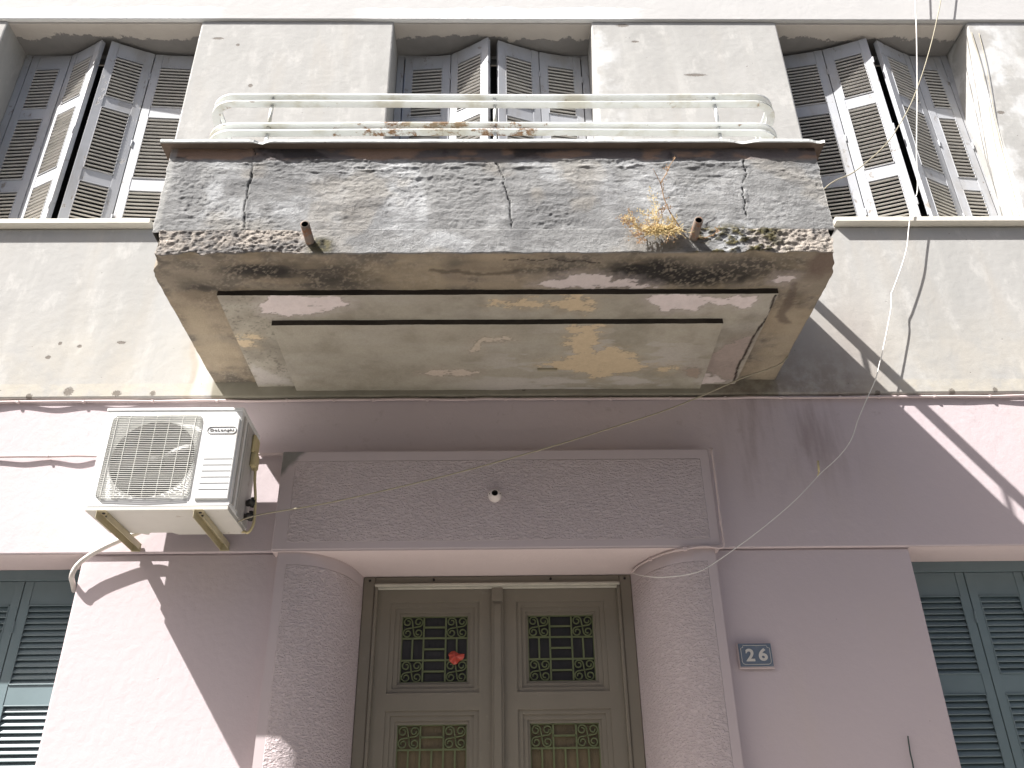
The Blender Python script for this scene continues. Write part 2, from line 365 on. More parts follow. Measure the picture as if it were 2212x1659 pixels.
M_GLB = m_glass('amber_textured_glass', (.05, .045, .03), (.22, .17, .10), 45)
M_ASPH = m_simple('asphalt', (.10, .10, .10), .9, .2, .2, 30, .01)
M_PAVE = m_simple('pale_paving', (.42, .40, .37), .85, .2, .15, 4, .006)
M_GRND = m_simple('dry_ground', (.22, .20, .17), .95, .1, .2, 2)

# ------------------------------------------------------------------ ground, road, pavement
g = MB(); g.add([(-250, -250, -.004), (250, -250, -.004), (250, 250, -.004), (-250, 250, -.004)], [(0, 1, 2, 3)])
tag(g.build('ground', M_GRND), 'flat ground of the town', None, kind='structure')
g = MB(); g.box(-60, 60, -9.0, -1.7, -.3, 0); tag(g.build('road', M_ASPH), 'narrow asphalt street in front of the house', None, kind='structure')
g = MB(); g.box(-60, 60, -1.7, .6, -.3, .13)
for i in range(-60, 60): g.box(i-.003, i+.003, -1.7, .0, .128, .131)
tag(g.build('pavement', M_PAVE, bevel=.01), 'pale paving at the foot of the pink wall', None, kind='structure')

# unseen low house added across the street to cut skylight on the facade
def opp(x, z): return not (any(abs(x-c) < .55 for c in (-6, -2.5, 1, 4.5, 8)) and (1.0 < z < 2.6 or 4.2 < z < 5.8))
e_ = [-14]; [e_.extend((c-.55, c+.55)) for c in (-6, -2.5, 1, 4.5, 8)]; e_.append(14)
q = holed(e_, [0, 1.0, 2.6, 4.2, 5.8, 7.0], opp, -9.6, -9.2)
q.box(-14.1, 14.1, -9.7, -9.05, 7.0, 7.15)
OH = thing('sky_blocker_house', (0, -9.4, 0), 'unseen low pale house added across the street, behind the viewer, to cut skylight', 'house'); q.build('wall', m_simple('far_render', (.42, .39, .35), .9, .2), OH)
q = MB(); q.box(-13.9, 13.9, -9.55, -9.5, .1, 6.9); q.build('glazing', M_GLS, OH)
# ------------------------------------------------------------------ the house
B = thing('apartment_building', (0, 0, 0), 'old apartment building with stained beige upper floor, pink ground floor and central balcony', 'building')
WX = [(-3.66, -2.21), (-.762, .735), (2.15, 3.60)]
xs = [-7, -3.66, -2.21, -.762, .735, 2.15, 3.60, 7]
zs = [4.065, 4.25, 5.31, 7.31]
def sol(x, z):
    if WX[0][0] < x < WX[0][1] or WX[2][0] < x < WX[2][1]: return not z > 5.31
    if WX[1][0] < x < WX[1][1]: return not z > 4.25
    return True
mb = holed(xs, zs, sol, 0, .5)
mb.v = [((3.49 if v[2] == 5.31 else 3.62), v[1], v[2]) if (v[0] == 3.60 and v[1] < .01 and v[2] > 5) else v for v in mb.v]   # the worn arris leans in
mb.build('upper_wall', M_BEIGE, B, bevel=.012)
mb = MB(); mb.box(-7, 7, -.02, .5, 7.31, 9.6); mb.build('storey_band', M_BAND, B, bevel=.008)
# reveals (ceiling + jambs) as peeled plaster linings
for (a, b), z0 in zip(WX, (5.36, 4.3, 5.36)):
    mb = MB(); n = 40
    mb.box(a+.001, b-.001, .012, .42, 7.292, 7.308)
    mb.build('window_soffit', M_REV, B)
# pink fascia and the ground floor wall
mb = MB(); mb.box(-7, 7, .022, .5, 3.145, 4.063); mb.build('fascia_wall', M_PINK, B, bevel=.006)
xs = [-7, -3.65, -2.19, -1.13, 1.13, 2.21, 3.55, 7]; zs = [.13, .95, 3.1449]
def sol2(x, z):
    if -3.65 < x < -2.19 or 2.21 < x < 3.55: return z < .95
    return not (-1.13 < x < 1.13)
mb = holed(xs, zs, sol2, .042, .5); mb.build('lower_wall', M_PINK, B, bevel=.012)
for a, b in ((-3.65, -2.19), (2.21, 3.55)):
    mb = MB(); mb.box(a, b, .03, .3, 3.1425, 3.1445); mb.build('window_head', M_PINKL, B)
# lintel slab and its soffit
mb = MB(); mb.box(-1.18, 1.178, -.05, .012, 3.127, 3.695); lint = mb.build('lintel', [M_LINT], B, bevel=.008)
mb = MB(); mb.box(-1.175, 1.173, -.046, .45, 3.122, 3.126); mb.build('lintel_soffit', M_PINKL, B)
# rounded stippled pillars
def pillar(sgn):
    pl = catmull([(-1.03, -.034), (-.97, -.012), (-.916, .024), (-.865, .08), (-.828, .14), (-.79, .24), (-.757, .40)], 5)
    pts = [(-1.144, .034), (-1.144, -.036), (-1.10, -.036)]+[(p[0], p[1]) for p in pl]+[(-.757, .45), (-1.0, .45)]
    if sgn > 0: pts = [(-p[0], p[1]) for p in pts][::-1]
    m_ = MB(); n = len(pts); zz = [.13, 3.121]
    m_.add([(p[0], p[1], z) for z in zz for p in pts], [(i, (i+1) % n, n+(i+1) % n, n+i) for i in range(n)], 0, True)
    m_.add([(p[0], p[1], 3.121) for p in pts], [tuple(range(n))])
    o = m_.build('pillar', M_PIL, B)
    es = o.modifiers.new('edges', 'EDGE_SPLIT'); es.split_angle = math.radians(40)
pillar(-1); pillar(1)
# painted-over slot, nail marks under the eaves come from the plaster material

# ------------------------------------------------------------------ shutters
def leaf(parent, a, b, z0, z1, secs, mats, pitch, stile, th=.035, tilt=33, slat=.047, name='shutter', sth=.0058):
    a = np.array([a[0], a[1], 0.]); b = np.array([b[0], b[1], 0.]); L = np.linalg.norm(b-a); ex = (b-a)/L
    ey = np.array([-ex[1], ex[0], 0.]); ez = np.array([0, 0, 1.]); q = MB()
    def B_(u0, u1, v0, v1, w0, w1, m=0):
        q.obox(a+ex*(u0+u1)/2+ey*(v0+v1)/2+ez*(w0+w1)/2, ex, ey, ez, (u1-u0)/2, (v1-v0)/2, (w1-w0)/2, m)
    g_ = .003
    B_(g_, stile, 0, th, z0, z1); B_(L-stile, L-g_, 0, th, z0, z1)
    zz = [z0]+[v for s_ in secs for v in s_]+[z1]
    for i in range(0, len(zz), 2): B_(stile+.0002, L-stile-.0002, .003, th-.003, zz[i], zz[i+1])
    for lo, hi in secs:
        for w0, w1, u0, u1 in ((hi-.006, hi, stile, L-stile), (lo, lo+.006, stile, L-stile), (lo, hi, stile, stile+.006), (lo, hi, L-stile-.006, L-stile)):
            B_(u0, u1, -.003, .004, w0, w1)
        n = max(1, int(round((hi-lo)/pitch))); t = math.radians(tilt)
        for i in range(n):
            w_ = lo+(i+.5)*(hi-lo)/n; jit = random.uniform(-.05, .05)
            cc = a+ex*(L/2)+ey*(th/2)+ez*w_
            d1 = ey*math.cos(t+jit)+ez*math.sin(t+jit); d2 = np.cross(ex, d1)
            q.obox(cc, ex, d1, d2, (L-2*stile)/2-.001, slat/2, sth, 1)
    for zc in (z0+.25, (z0+z1)/2, z1-.25):
        q.tube([a+ex*(L-.001)+ez*(zc-.03)-ey*.004, a+ex*(L-.001)+ez*(zc+.03)-ey*.004], .007, 6, 0)
    return q.build(name, mats, parent, bevel=.0015)
SEC = [(5.42, 5.875), (5.985, 6.585), (6.69, 7.115)]
LV = [[(-3.60, .295), (-3.285, .275), (-2.995, .125), (-2.93, .135), (-2.635, .262), (-2.27, .285)],
      [(-.70, .295), (-.34, .262), (-.047, .095), (.025, .125), (.345, .235), (.675, .295)],
      [(2.21, .285), (2.565, .215), (2.875, .10), (2.96, .12), (3.275, .268), (3.54, .295)]]
for wi, ((a, b), lv) in enumerate(zip(WX, LV)):
    z0 = 4.26 if wi == 1 else 5.352
    w_ = MB()
    w_.box(a+.002, a+.055, .30, .36, z0, 7.29); w_.box(b-.055, b-.002, .30, .36, z0, 7.29); w_.box(a+.055, b-.055, .302, .36, 7.25, 7.29)
    w_.box(a+.055, b-.055, .37, .375, z0, 7.25, 1)
    win = w_.build('window', [M_SHUT, M_DARK], B, bevel=.004)
    secs = SEC if wi != 1 else [(4.4, 4.95), (5.05, 5.68), (5.79, 6.48), (6.60, 7.115)]
    for (i, j) in ((0, 1), (1, 2), (3, 4), (4, 5)):
        leaf(win, lv[i], lv[j], z0+.012, 7.255, secs, [M_SHUT, M_SLAT], .0335, .062)
    if wi != 1:
        s_ = MB(); x0, x1 = (a-.10, b-.004) if wi == 0 else (b+.1, a+.06)
        x0, x1 = min(x0, x1), max(x0, x1)
        s_.box(x0, x1, -.052, -.001, 5.312, 5.352); s_.box(a+.001, b-.001, -.001, .36, 5.3125, 5.3515)
        s_.build('sill', M_SILL, win, bevel=.004)
# ground-floor teal windows
def lowwin(x0, x1, edges):
    w_ = MB(); w_.box(x0, x1, .285, .34, 3.082, 3.142); w_.box(x0, x0+.03, .285, .34, .95, 3.082); w_.box(x1-.03, x1, .285, .34, .95, 3.082)
    w_.box(x0+.03, x1-.03, .36, .365, .95, 3.082, 1)
    win = w_.build('window', [M_TEAL, M_DARK], B, bevel=.003)
    for a_, b_ in zip(edges[:-1], edges[1:]):
        leaf(win, (a_, .288), (b_, .288), .97, 3.079, [(1.06, 1.45), (1.55, 1.94), (2.03, 2.43), (2.53, 2.948)], [M_TEAL, M_TEAL], .0325, .05, th=.034, tilt=58, slat=.043, sth=.0035)
    s_ = MB(); s_.box(x0, x1, -.02, .36, .90, .948); s_.build('sill', M_SILL, win, bevel=.004)
lowwin(-3.65, -2.19, [-3.62, -3.29, -2.935, -2.589, -2.222])
lowwin(2.21, 3.55, [2.245, 2.602, 2.932, 3.25, 3.52])

# ------------------------------------------------------------------ balcony
ZO, ZM, ZI, FY = 4.165, 4.135, 4.105, -1.2
def pz(lst, z, tr): return [tuple(PZ(*tr(*p), z)[:2]) for p in lst]
WHT = (.66, .59, .57); TAN = (.54, .44, .30)
P_A = [(690, 605), (740, 560), (770, 540), (900, 538), (1100, 545), (1215, 575), (1210, 590), (1150, 605), (1050, 635), (940, 650), (820, 658), (740, 645)]
P_B = [(185, 475), (240, 455), (380, 430), (430, 412), (600, 418), (640, 430), (630, 455), (700, 430), (780, 440), (800, 465), (900, 480), (910, 490), (700, 490), (450, 488), (260, 490)]
P_C = [(1590, 455), (1620, 430), (1700, 425), (1730, 440), (1690, 465), (1620, 465)]
P_D = [(860, 560), (900, 540), (1060, 530), (1150, 545), (1230, 540), (1300, 555), (1400, 545), (1480, 545), (1500, 570), (1460, 600), (1400, 610), (1330, 590), (1280, 600), (1220, 575), (1180, 600), (1130, 630), (1060, 610), (980, 625), (920, 615), (880, 590)]
P_E = [(1155, 985), (1250, 1005), (1330, 1035), (1300, 1045), (1130, 1065), (1140, 1030)]
P_F = [(640, 945), (700, 960), (760, 1000), (870, 1030), (900, 1060), (690, 1060), (660, 990)]
P_T1 = [(-60, 570), (150, 570), (300, 590), (420, 560), (330, 530), (450, 530), (530, 570), (540, 620), (500, 640), (420, 620), (300, 600), (150, 595), (-60, 590)]
P_T2 = [(380, 720), (560, 705), (580, 720), (545, 770), (560, 800), (530, 830), (560, 870), (640, 850), (760, 880), (775, 910), (800, 950), (850, 965), (780, 980), (700, 990), (600, 1010), (540, 1025), (500, 1000), (420, 975), (300, 960), (230, 940), (400, 910), (460, 880), (410, 850), (380, 790), (440, 760), (400, 735)]
P_T3 = [(1645, 1000), (1700, 985), (1770, 970), (1900, 975), (1990, 990), (1930, 1010), (1800, 1005), (1700, 1010)]
P_T4 = [(1930, 870), (1960, 810), (2000, 790), (2150, 780), (2212, 800), (2100, 800), (2000, 810), (1980, 870)]
P_T5 = [(930, 965), (1010, 955), (1020, 970), (960, 985)]
P_T6 = [(560, 765), (640, 768), (680, 776), (600, 775), (570, 800), (640, 810), (640, 830), (600, 835), (560, 790)]
P_X1 = [(1215, 890), (1300, 840), (1460, 770), (1470, 790), (1400, 930), (1360, 1030), (1320, 1035), (1180, 985), (1165, 970), (1200, 930)]
P_X2 = [(1070, 975), (1100, 965), (1165, 960), (1145, 1020), (1090, 1000)]
def soffit_color(x, y, zone):
    z = {'o': ZO, 'm': ZM, 'i': ZI}[zone]
    n1 = fbm(x, y, 2.2, 5, 3); n2 = fbm(x, y, 9, 5, 11, .6); n3 = fbm(x, y, 40, 3, 21)
    wx = x+(fbm(x, y, 16, 4, 31)-.5)*.05; wy = y+(fbm(x, y, 20, 4, 41)-.5)*.05
    base = (.26, .225, .175) if zone == 'o' else (.37, .345, .285)
    col = np.ones(x.shape+(3,))*np.array(base)
    col = col*(0.86+.28*n1)[..., None]
    if zone == 'o':
        col = lay(col, (.14, .125, .105), .8*sstep(.48, .68, n2)); col = lay(col, (.36, .30, .21), .7*sstep(.56, .70, fbm(x, y, 3.2, 5, 55)))
        for (cx, cy), rx, ry, kk, tr in (((660, 390), .20, .09, .9, Z4), ((1000, 400), .36, .12, .75, Z4), ((1150, 470), .25, .06, .5, Z4), ((380, 520), .14, .10, .8, Z4), ((250, 640), .12, .1, .4, Z4),
                                         ((870, 390), .26, .12, 1., Z5), ((1150, 430), .30, .10, .95, Z5), ((1450, 380), .3, .10, .7, Z5), ((1000, 440), .3, .06, .9, Z5), ((1700, 590), .08, .12, .6, Z5), ((200, 380), .3, .04, .5, Z5), ((1900, 350), .1, .1, .4, Z4)):
            p = PZ(*tr(cx, cy), ZO); d = np.hypot((wx-p[0])/rx, (wy-p[1])/ry)
            col = lay(col, (.032, .030, .028), kk*sstep(1.25, .35, d+.35*(n2-.5)*2))
        s_ = sstep(.56, .64, fbm(x, y, 85, 3, 22))*sstep(.30, .6, n2); col = lay(col, (.36, .31, .24), .5*s_); col = col*(.8+.4*fbm(x*.35, y, 30, 4, 23))[..., None]; col = lay(col, (.38, .31, .22), .45*sstep(.5, .66, fbm(x*.3, y, 7, 5, 57)))
        cr = [(0, 330), (240, 335), (310, 322), (400, 340), (480, 330), (560, 352)]
        col = lay(col, (.05, .04, .035), sstep(.006, .002, linesd(wx, wy, pz(cr, ZO, Z5))))
        col = lay(col, (.1, .08, .06), .7*sstep(.02, .004, linesd(wx, wy, pz([(1700, 395), (1900, 405), (2000, 415), (2200, 400)], ZO, Z4))))
        lst = [(P_B, Z5, WHT), (P_C, Z5, WHT)]
        col = lay(col, (.40, .34, .25), .7*sstep(.10, .02, linesd(wx, wy, pz([(1690, 640), (1720, 760), (1600, 900), (1540, 1000)], ZO, Z5))))
        col = lay(col, (.13, .10, .08), .7*sstep(.035, .01, linesd(wx, wy, pz([(1720, 480), (1640, 660), (1680, 700)], ZO, Z5))))
        col = lay(col, (.38, .32, .23), .6*sstep(.09, .02, linesd(wx, wy, pz([(300, 640), (400, 800), (440, 960)], ZO, Z4))))
        p = PZ(*Z5(1890, 350), ZO); col = lay(col, (.17, .125, .10), .8*sstep(.1, .04, np.hypot(wx-p[0], (wy-p[1])*.6)))
    elif zone == 'm':
        col = lay(col, (.12, .11, .09), .8*sstep(.02, .0, np.abs(wy+.80))*0)
        col = lay(col, (.10, .09, .075), .6*sstep(.64, .72, fbm(x, y, 70, 3, 61))*sstep(-1.0, -1.25, x))
        col = lay(col, (.20, .18, .145), .75*sstep(.38, .80, .6*n2+.4*n1)); col = lay(col, (.42, .40, .36), .4*sstep(.5, .8, fbm(x*.4, y*1.6, 5, 5, 58)))
        lst = [(P_A, Z4, WHT), (P_D, Z5, WHT), (P_E, Z5, WHT), (P_T1, Z5, TAN), (P_T6, Z4, TAN), (P_X1, Z5, (.33, .275, .245)), (P_X2, Z5, (.33, .27, .22))]
        col = lay(col, (.46, .43, .40), .8*sstep(-.03, .03, polysd(wx, wy, pz(P_F, ZM, Z4))))
    else:
        col = lay(col, (.24, .22, .17), .7*sstep(.36, .82, .6*n2+.4*n1)); col = lay(col, (.44, .42, .38), .35*sstep(.5, .8, fbm(x*.4, y*1.6, 4, 5, 59)))
        e = sstep(.30, .04, -y)*sstep(-.5, .2, x); ws = fbm(x*.5, y*1.4, 8, 5, 60, .6); col = lay(col, (.47, .44, .41), .8*e*sstep(.42, .58, ws)); col = lay(col, (.45, .42, .385), .7*sstep(.52, .62, ws)*sstep(.55, .2, np.hypot((x-.55)*.6, y+.25)))
        lst = [(P_T2, Z5, TAN), (P_T3, Z4, (.52, .45, .38)), (P_T4, Z4, (.50, .44, .36)), (P_T5, Z5, TAN), (P_X2, Z5, (.33, .27, .22))]
    for poly, tr, rgb in lst:
        sd_ = polysd(wx, wy, pz(poly, z, tr))+(fbm(x*.5, y, 55, 4, 71, .65)-.5)*.045
        if rgb == TAN: sd_ = sd_+(fbm(x*.45, y, 38, 5, 77, .7)-.47)*.13
        hol = sstep(.24, .36, fbm(x*.4, y, 34, 5, 78, .65)+np.clip(sd_, 0, .06)*1.5)
        col = lay(col, np.array(rgb)*.8, .30*sstep(-.07, .0, sd_+.05*(n2-.5))); col = lay(col, (.10, .09, .08), .35*sstep(-.008, -.002, sd_)); col = lay(col, np.array(rgb)*(1), sstep(-.003, .004, sd_)*hol)
        col = np.where((sd_ > 0)[..., None], col*(.93+.14*n3)[..., None], col)
    if zone == 'm':
        cr = pz([(1610, 540), (1570, 650), (1500, 745), (1470, 790), (1400, 930), (1360, 1040)], ZM, Z5)
        col = lay(col, (.04, .03, .025), sstep(.010, .003, linesd(x+(wx-x)*.4, y+(wy-y)*.4, cr)))
    return np.clip(col, .01, .9)
def grid_faces(nu, nv, base=0):
    i, j = np.meshgrid(np.arange(nu-1), np.arange(nv-1), indexing='ij'); a = (i*nv+j).ravel()+base
    return np.stack([a, a+nv, a+nv+1, a+1], 1).tolist()
def halfw(y, side):       # eroded front corners
    t = sstep(-1.02, -1.2, y); return 1.64-t*(.06 if side < 0 else .045)
# slab: one sheet running under and up the front
def front_color(x, z, part):
    n1 = fbm(x, z, 2.0, 5, 5); n2 = fbm(x, z, 7, 5, 15, .6); n3 = fbm(x, z*1.5, 55, 3, 25); st = fbm(x, z*4, 12, 4, 35)
    col = np.ones(x.shape+(3,))*np.array((.265, .268, .265))
    col = col*(.80+.4*n1)[..., None]
    col = lay(col, (.40, .41, .415), .85*sstep(.47, .64, fbm(x, z, 4.5, 5, 46, .55))); col = lay(col, (.16, .163, .165), .6*sstep(.50, .64, fbm(x, z, 3.4, 5, 45))); col = lay(col, (.38, .385, .385), .5*sstep(.55, .68, n2))
    col = lay(col, (.33, .30, .25), .35*sstep(.52, .65, fbm(x, z, 4.2, 4, 65)))
    col = lay(col, (.10, .10, .10), .45*sstep(.60, .70, n3)*sstep(.4, .6, n2)); col = lay(col, (.12, .12, .12), .4*sstep(.56, .68, st))
    if part == 'parapet':
        top = sstep(4.745, 4.775, z+.02*(n2-.5)); br = lay(col*0+np.array((.17, .15, .145)), (.33, .23, .17), sstep(.48, .62, fbm(x, z*2.5, 5, 4, 75)))
        br = lay(br, (.06, .055, .055), .85*sstep(.52, .64, fbm(x, z*1.3, 5.5, 5, 85))); col = col*(1-top[..., None])+br*top[..., None]
    else:
        rg = np.maximum(sstep(-.80, -.95, x+.1*(n2-.5)), sstep(1.13, 1.25, x+.1*(n2-.5)))
        cc = lay(col*0+np.array((.36, .325, .285)), (.17, .162, .155), sstep(.42, .60, n2)); cc = lay(cc, (.45, .40, .35), .5*sstep(.55, .68, n3))
        col = col*(1-rg[..., None])+cc*rg[..., None]
    return col
def moss_and_pipe_shadow(x, z, col):
    k = sstep(.86, .98, x)*sstep(1.42, 1.30, x)*sstep(.44, .56, fbm(x, z*1.6, 17, 5, 91, .6))
    k = np.maximum(k, sstep(.09, .03, np.hypot(x+.82, (z-4.21)*1.2))*.9)  # dark blob paints the shadow cast by the left drain pipe
    k = k*sstep(4.36, 4.30, z)
    mc = lay(col*0+np.array((.055, .052, .034)), (.12, .105, .05), sstep(.4, .6, fbm(x, z, 60, 3, 95)))
    return lay(mc*0+col, (0, 0, 0), k*0)*(1-k[..., None])+mc*k[..., None]*1.0, k
CRK = [[(548, 318), (546, 365), (545, 385), (535, 400), (530, 440), (527, 497)], [(1072, 350), (1085, 372), (1088, 400), (1100, 430), (1104, 488)], [(1606, 345), (1612, 375), (1604, 395), (1607, 430), (1614, 465)]]
us = np.linspace(-1, 1, 480)
ty = list(np.linspace(0, FY, 160)); tz = list(np.linspace(ZO, 4.306, 40))[1:]
T = [(y, ZO, 0) for y in ty]+[(FY, z, 1) for z in tz]+[(-1.1, 4.306, 2)]
ny = len(ty); Y_, Z_ = np.array([t[0] for t in T]), np.array([t[1] for t in T])
U, YY = np.meshgrid(us, Y_, indexing='ij'); _, ZZ = np.meshgrid(us, Z_, indexing='ij')
n_ed = fbm(YY*1.0+ZZ, U*0, 22, 4, 8)-.5
XX = np.where(U < 0, U*halfw(YY, -1), U*halfw(YY, 1)); XX = XX+n_ed*(.006+.034*sstep(-.95, -1.15, YY))*np.abs(U)**20
isf = np.arange(len(T)) >= ny-1; isf2 = np.broadcast_to(isf, XX.shape)
rg = np.maximum(sstep(-.82, -.95, XX), sstep(1.13, 1.22, XX))
rough_ = (fbm(XX, ZZ, 55, 4, 12, .68)-.5)*(.005+.016*rg)+(fbm(XX, ZZ, 5, 3, 13)-.5)*.012
Yd = YY-np.where(isf2, rough_+.006*(1-rg), 0)
Zd = ZZ+np.where(isf2, 0, (fbm(XX, YY, 5, 4, 14)-.5)*.012+(fbm(XX, YY, 40, 3, 16)-.5)*.003)
edge = np.exp(-((np.arange(len(T))-(ny-1))/2.5)**2)      # crumbling arris
Zd = Zd+edge*(fbm(XX, XX*0, 14, 5, 18)-.35)*(.012+.03*rg)
colS = soffit_color(XX, YY, 'o'); colF = front_color(XX, ZZ, 'slab'); colF, mk = moss_and_pipe_shadow(XX, ZZ, colF); Yd = Yd-np.where(isf2, mk*.012*fbm(XX, ZZ, 50, 3, 97), 0)
colA = np.where(isf2[..., None], colF, colS)
mb = MB(); mb.v = np.stack([XX, Yd, Zd], -1).reshape(-1, 3).tolist(); mb.f = grid_faces(len(us), len(T)); mb.m = [0]*len(mb.f); mb.sm = [True]*len(mb.f)
cols = colA.reshape(-1, 3)
nt_ = len(T)
extra = []
for ui in (0, len(us)-1):       # side faces
    b0 = len(mb.v)
    for j in range(ny): mb.v.append([XX[ui, j], YY[ui, j] if j < ny-3 else YY[ui, ny-4], 4.306]); extra.append((.34, .31, .27))
    for j in range(ny-1): mb.f.append([ui*nt_+j, ui*nt_+j+1, b0+j+1, b0+j]); mb.m.append(0); mb.sm.append(False)
    b1 = len(mb.v)
    for j in range(ny-1, nt_-1): mb.v.append([XX[ui, j]*.995, -1.165, Z_[j]]); extra.append((.34, .31, .27))
    for j in range(ny-1, nt_-2): mb.f.append([ui*nt_+j, ui*nt_+j+1, b1+j+1-ny+1, b1+j-ny+1]); mb.m.append(0); mb.sm.append(False)
b0 = len(mb.v); mb.v += [[-1.6, 0, 4.304], [1.6, 0, 4.304], [1.6, -1.15, 4.304], [-1.6, -1.15, 4.304]]; extra += [(.3, .29, .27)]*4
mb.f.append([b0, b0+1, b0+2, b0+3]); mb.m.append(0); mb.sm.append(False)
M_CONC = m_attr('stained_concrete', .0055); M_SOF = m_attr('stained_soffit', .0025, s=70)
bal = mb.build('balcony', [M_CONC], B, attr=np.vstack([cols, np.array(extra)]))
# stepped panels under the floor
def panel(x0f, x1f, x0w, x1w, yf, zt, zb, zone, hole=None):
    us = np.linspace(0, 1, 400); vs = np.linspace(0, 1, 130); U, V = np.meshgrid(us, vs, indexing='ij')
    y = V*yf; xl = x0w+(x0f-x0w)*V; xr = x1w+(x1f-x1w)*V; x = xl+(xr-xl)*U
    z = zb+(fbm(x, y, 5, 3, 19)-.5)*.006+(fbm(x, y, 40, 2, 20)-.5)*.0015
    q = MB(); q.v = np.stack([x, y, z], -1).reshape(-1, 3).tolist(); q.f = grid_faces(400, 130); q.m = [0]*len(q.f); q.sm = [True]*len(q.f)
    cc = soffit_color(x, y, zone).reshape(-1, 3); nb = len(q.v)
    ec = []
    for k in range(400):
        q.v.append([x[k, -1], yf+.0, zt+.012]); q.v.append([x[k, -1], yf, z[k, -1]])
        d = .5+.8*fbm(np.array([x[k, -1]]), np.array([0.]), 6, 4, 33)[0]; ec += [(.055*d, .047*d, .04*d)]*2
    for k in range(399): q.f.append([nb+2*k, nb+2*k+2, nb+2*k+3, nb+2*k+1]); q.m.append(0); q.sm.append(False)
    for s_, xx in ((0, x[0]), (1, x[-1])):
        b = len(q.v)
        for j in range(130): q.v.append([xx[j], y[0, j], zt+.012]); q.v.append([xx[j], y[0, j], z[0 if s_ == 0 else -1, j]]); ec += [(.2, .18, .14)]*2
        for j in range(129): q.f.append([b+2*j, b+2*j+2, b+2*j+3, b+2*j+1]); q.m.append(0); q.sm.append(False)
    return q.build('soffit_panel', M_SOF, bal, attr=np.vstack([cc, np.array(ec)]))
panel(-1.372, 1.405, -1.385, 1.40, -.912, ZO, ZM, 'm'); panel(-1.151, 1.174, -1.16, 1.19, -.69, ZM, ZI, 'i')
# the painted-over fitting under the floor
q = MB(); p = PZ(1182, 799, ZI); q.box(p[0]-.055, p[0]+.055, p[1]-.02, p[1]+.0, ZI-.012, ZI+.01); q.build('soffit_fitting', M_CTAN, bal, bevel=.003)
# parapet
xs_ = np.linspace(-1.622, 1.622, 620); zs_ = np.linspace(4.30, 4.836, 120); X, Zg = np.meshgrid(xs_, zs_, indexing='ij')
col = front_color(X, Zg, 'parapet'); col, mk = moss_and_pipe_shadow(X, Zg, col)
rgh = sstep(.40, .62, fbm(X, Zg, 3.5, 4, 107)); d = (fbm(X, Zg*1.5, 45, 4, 101, .6)-.5)*(.0035+.0065*rgh)+(fbm(X, Zg, 3, 3, 102)-.5)*.02+(fbm(X*.45+Zg*.25, Zg*1.8, 16, 4, 108)-.5)*.006
d = d+sstep(.5, .8, fbm(X, Zg*5, 9, 4, 103))*.006*sstep(4.55, 4.72, Zg)
top = sstep(4.765, 4.785, Zg); d = d*(1-top)+top*((fbm(X, Zg, 15, 4, 104)-.5)*.005-.004)
for cr in CRK:
    ln = [tuple(PY(*p, FY)[[0, 2]]) for p in cr]; D_ = linesd(X+(fbm(X, Zg, 25, 3, 105)-.5)*.02, Zg, ln)
    wd = .0010+.0035*fbm(X, Zg, 9, 3, 109); col = lay(col, (.03, .03, .03), sstep(1.2, .5, D_/wd)); d = d-.008*sstep(1.2, .4, D_/wd)+.004*sstep(.03, .008, D_)*sstep(.45, .6, fbm(X, Zg, 12, 3, 110))
    ln0 = ln[0][0]
jt = sstep(4.318, 4.306, Zg+.006*(fbm(X, Zg, 18, 3, 113)-.5))*np.maximum(sstep(-.85, -1.0, X), sstep(1.05, 1.2, X)); col = lay(col, (.05, .045, .04), .9*jt)
col = lay(col, (.44, .44, .42), .6*sstep(-1.585, -1.60, X))
lf = ((X < -1.03-(4.86-Zg)*.15+.0)).astype(float)*0
YP = FY+.004-d
XP = X+np.where(np.abs(X) > 1.6, (fbm(Zg, Zg*0, 20, 4, 106)-.5)*.012*np.sign(X), 0)
mb = MB(); mb.v = np.stack([XP, YP, Zg], -1).reshape(-1, 3).tolist(); mb.f = grid_faces(620, 120); mb.m = [0]*len(mb.f); mb.sm = [True]*len(mb.f)
cc = [col.reshape(-1, 3)]; n_z = 120
for ui in (0, 619):
    b = len(mb.v)
    for j in range(n_z): mb.v.append([XP[ui, j], 0, zs_[j]])
    for j in range(n_z-1): mb.f.append([ui*n_z+j, ui*n_z+j+1, b+j+1, b+j]); mb.m.append(0); mb.sm.append(False)
    cc.append(np.tile([[.42, .41, .38]], (n_z, 1)))
b = len(mb.v); I = 1.5
mb.add([(-I, -1.08, 4.30), (I, -1.08, 4.30), (I, -1.08, 4.836), (-I, -1.08, 4.836), (-I, 0, 4.30), (-I, 0, 4.836), (I, 0, 4.30), (I, 0, 4.836)],
       [(0, 1, 2, 3), (0, 3, 5, 4), (1, 6, 7, 2)]); cc.append(np.tile([[.42, .41, .38]], (8, 1)))
mb.build('parapet', [M_CONC], bal, attr=np.vstack(cc))
# coping with broken corners
q = MB(); nx = 160; xx = np.linspace(-1.668, 1.668, nx)
nz = fbm(xx, xx*0, 9, 5, 111)-.5
def ch(x):     # chips on the lower arris
    return max(0, .02*math.exp(-((x+1.17)/.03)**2)+.02*math.exp(-((x-1.25)/.05)**2)+.015*math.exp(-((x-1.64)/.03)**2))
vs = []
for i, x in enumerate(xx):
    e = .006*nz[i]; c_ = ch(x)
    for (y, z) in ((-1.233+e+c_, 4.836+e*.5+c_*.6), (-1.238+e+c_, 4.840), (-1.238+e+c_*1.2, 4.858), (-1.231+c_, 4.862), (-1.06, 4.864), (-1.06, 4.835)): vs.append((x, y, z))
fs = [(i*6+k, i*6+(k+1) % 6, (i+1)*6+(k+1) % 6, (i+1)*6+k) for i in range(nx-1) for k in range(6)]+[(0, 1, 2, 3, 4, 5), tuple((nx-1)*6+k for k in (5, 4, 3, 2, 1, 0))]
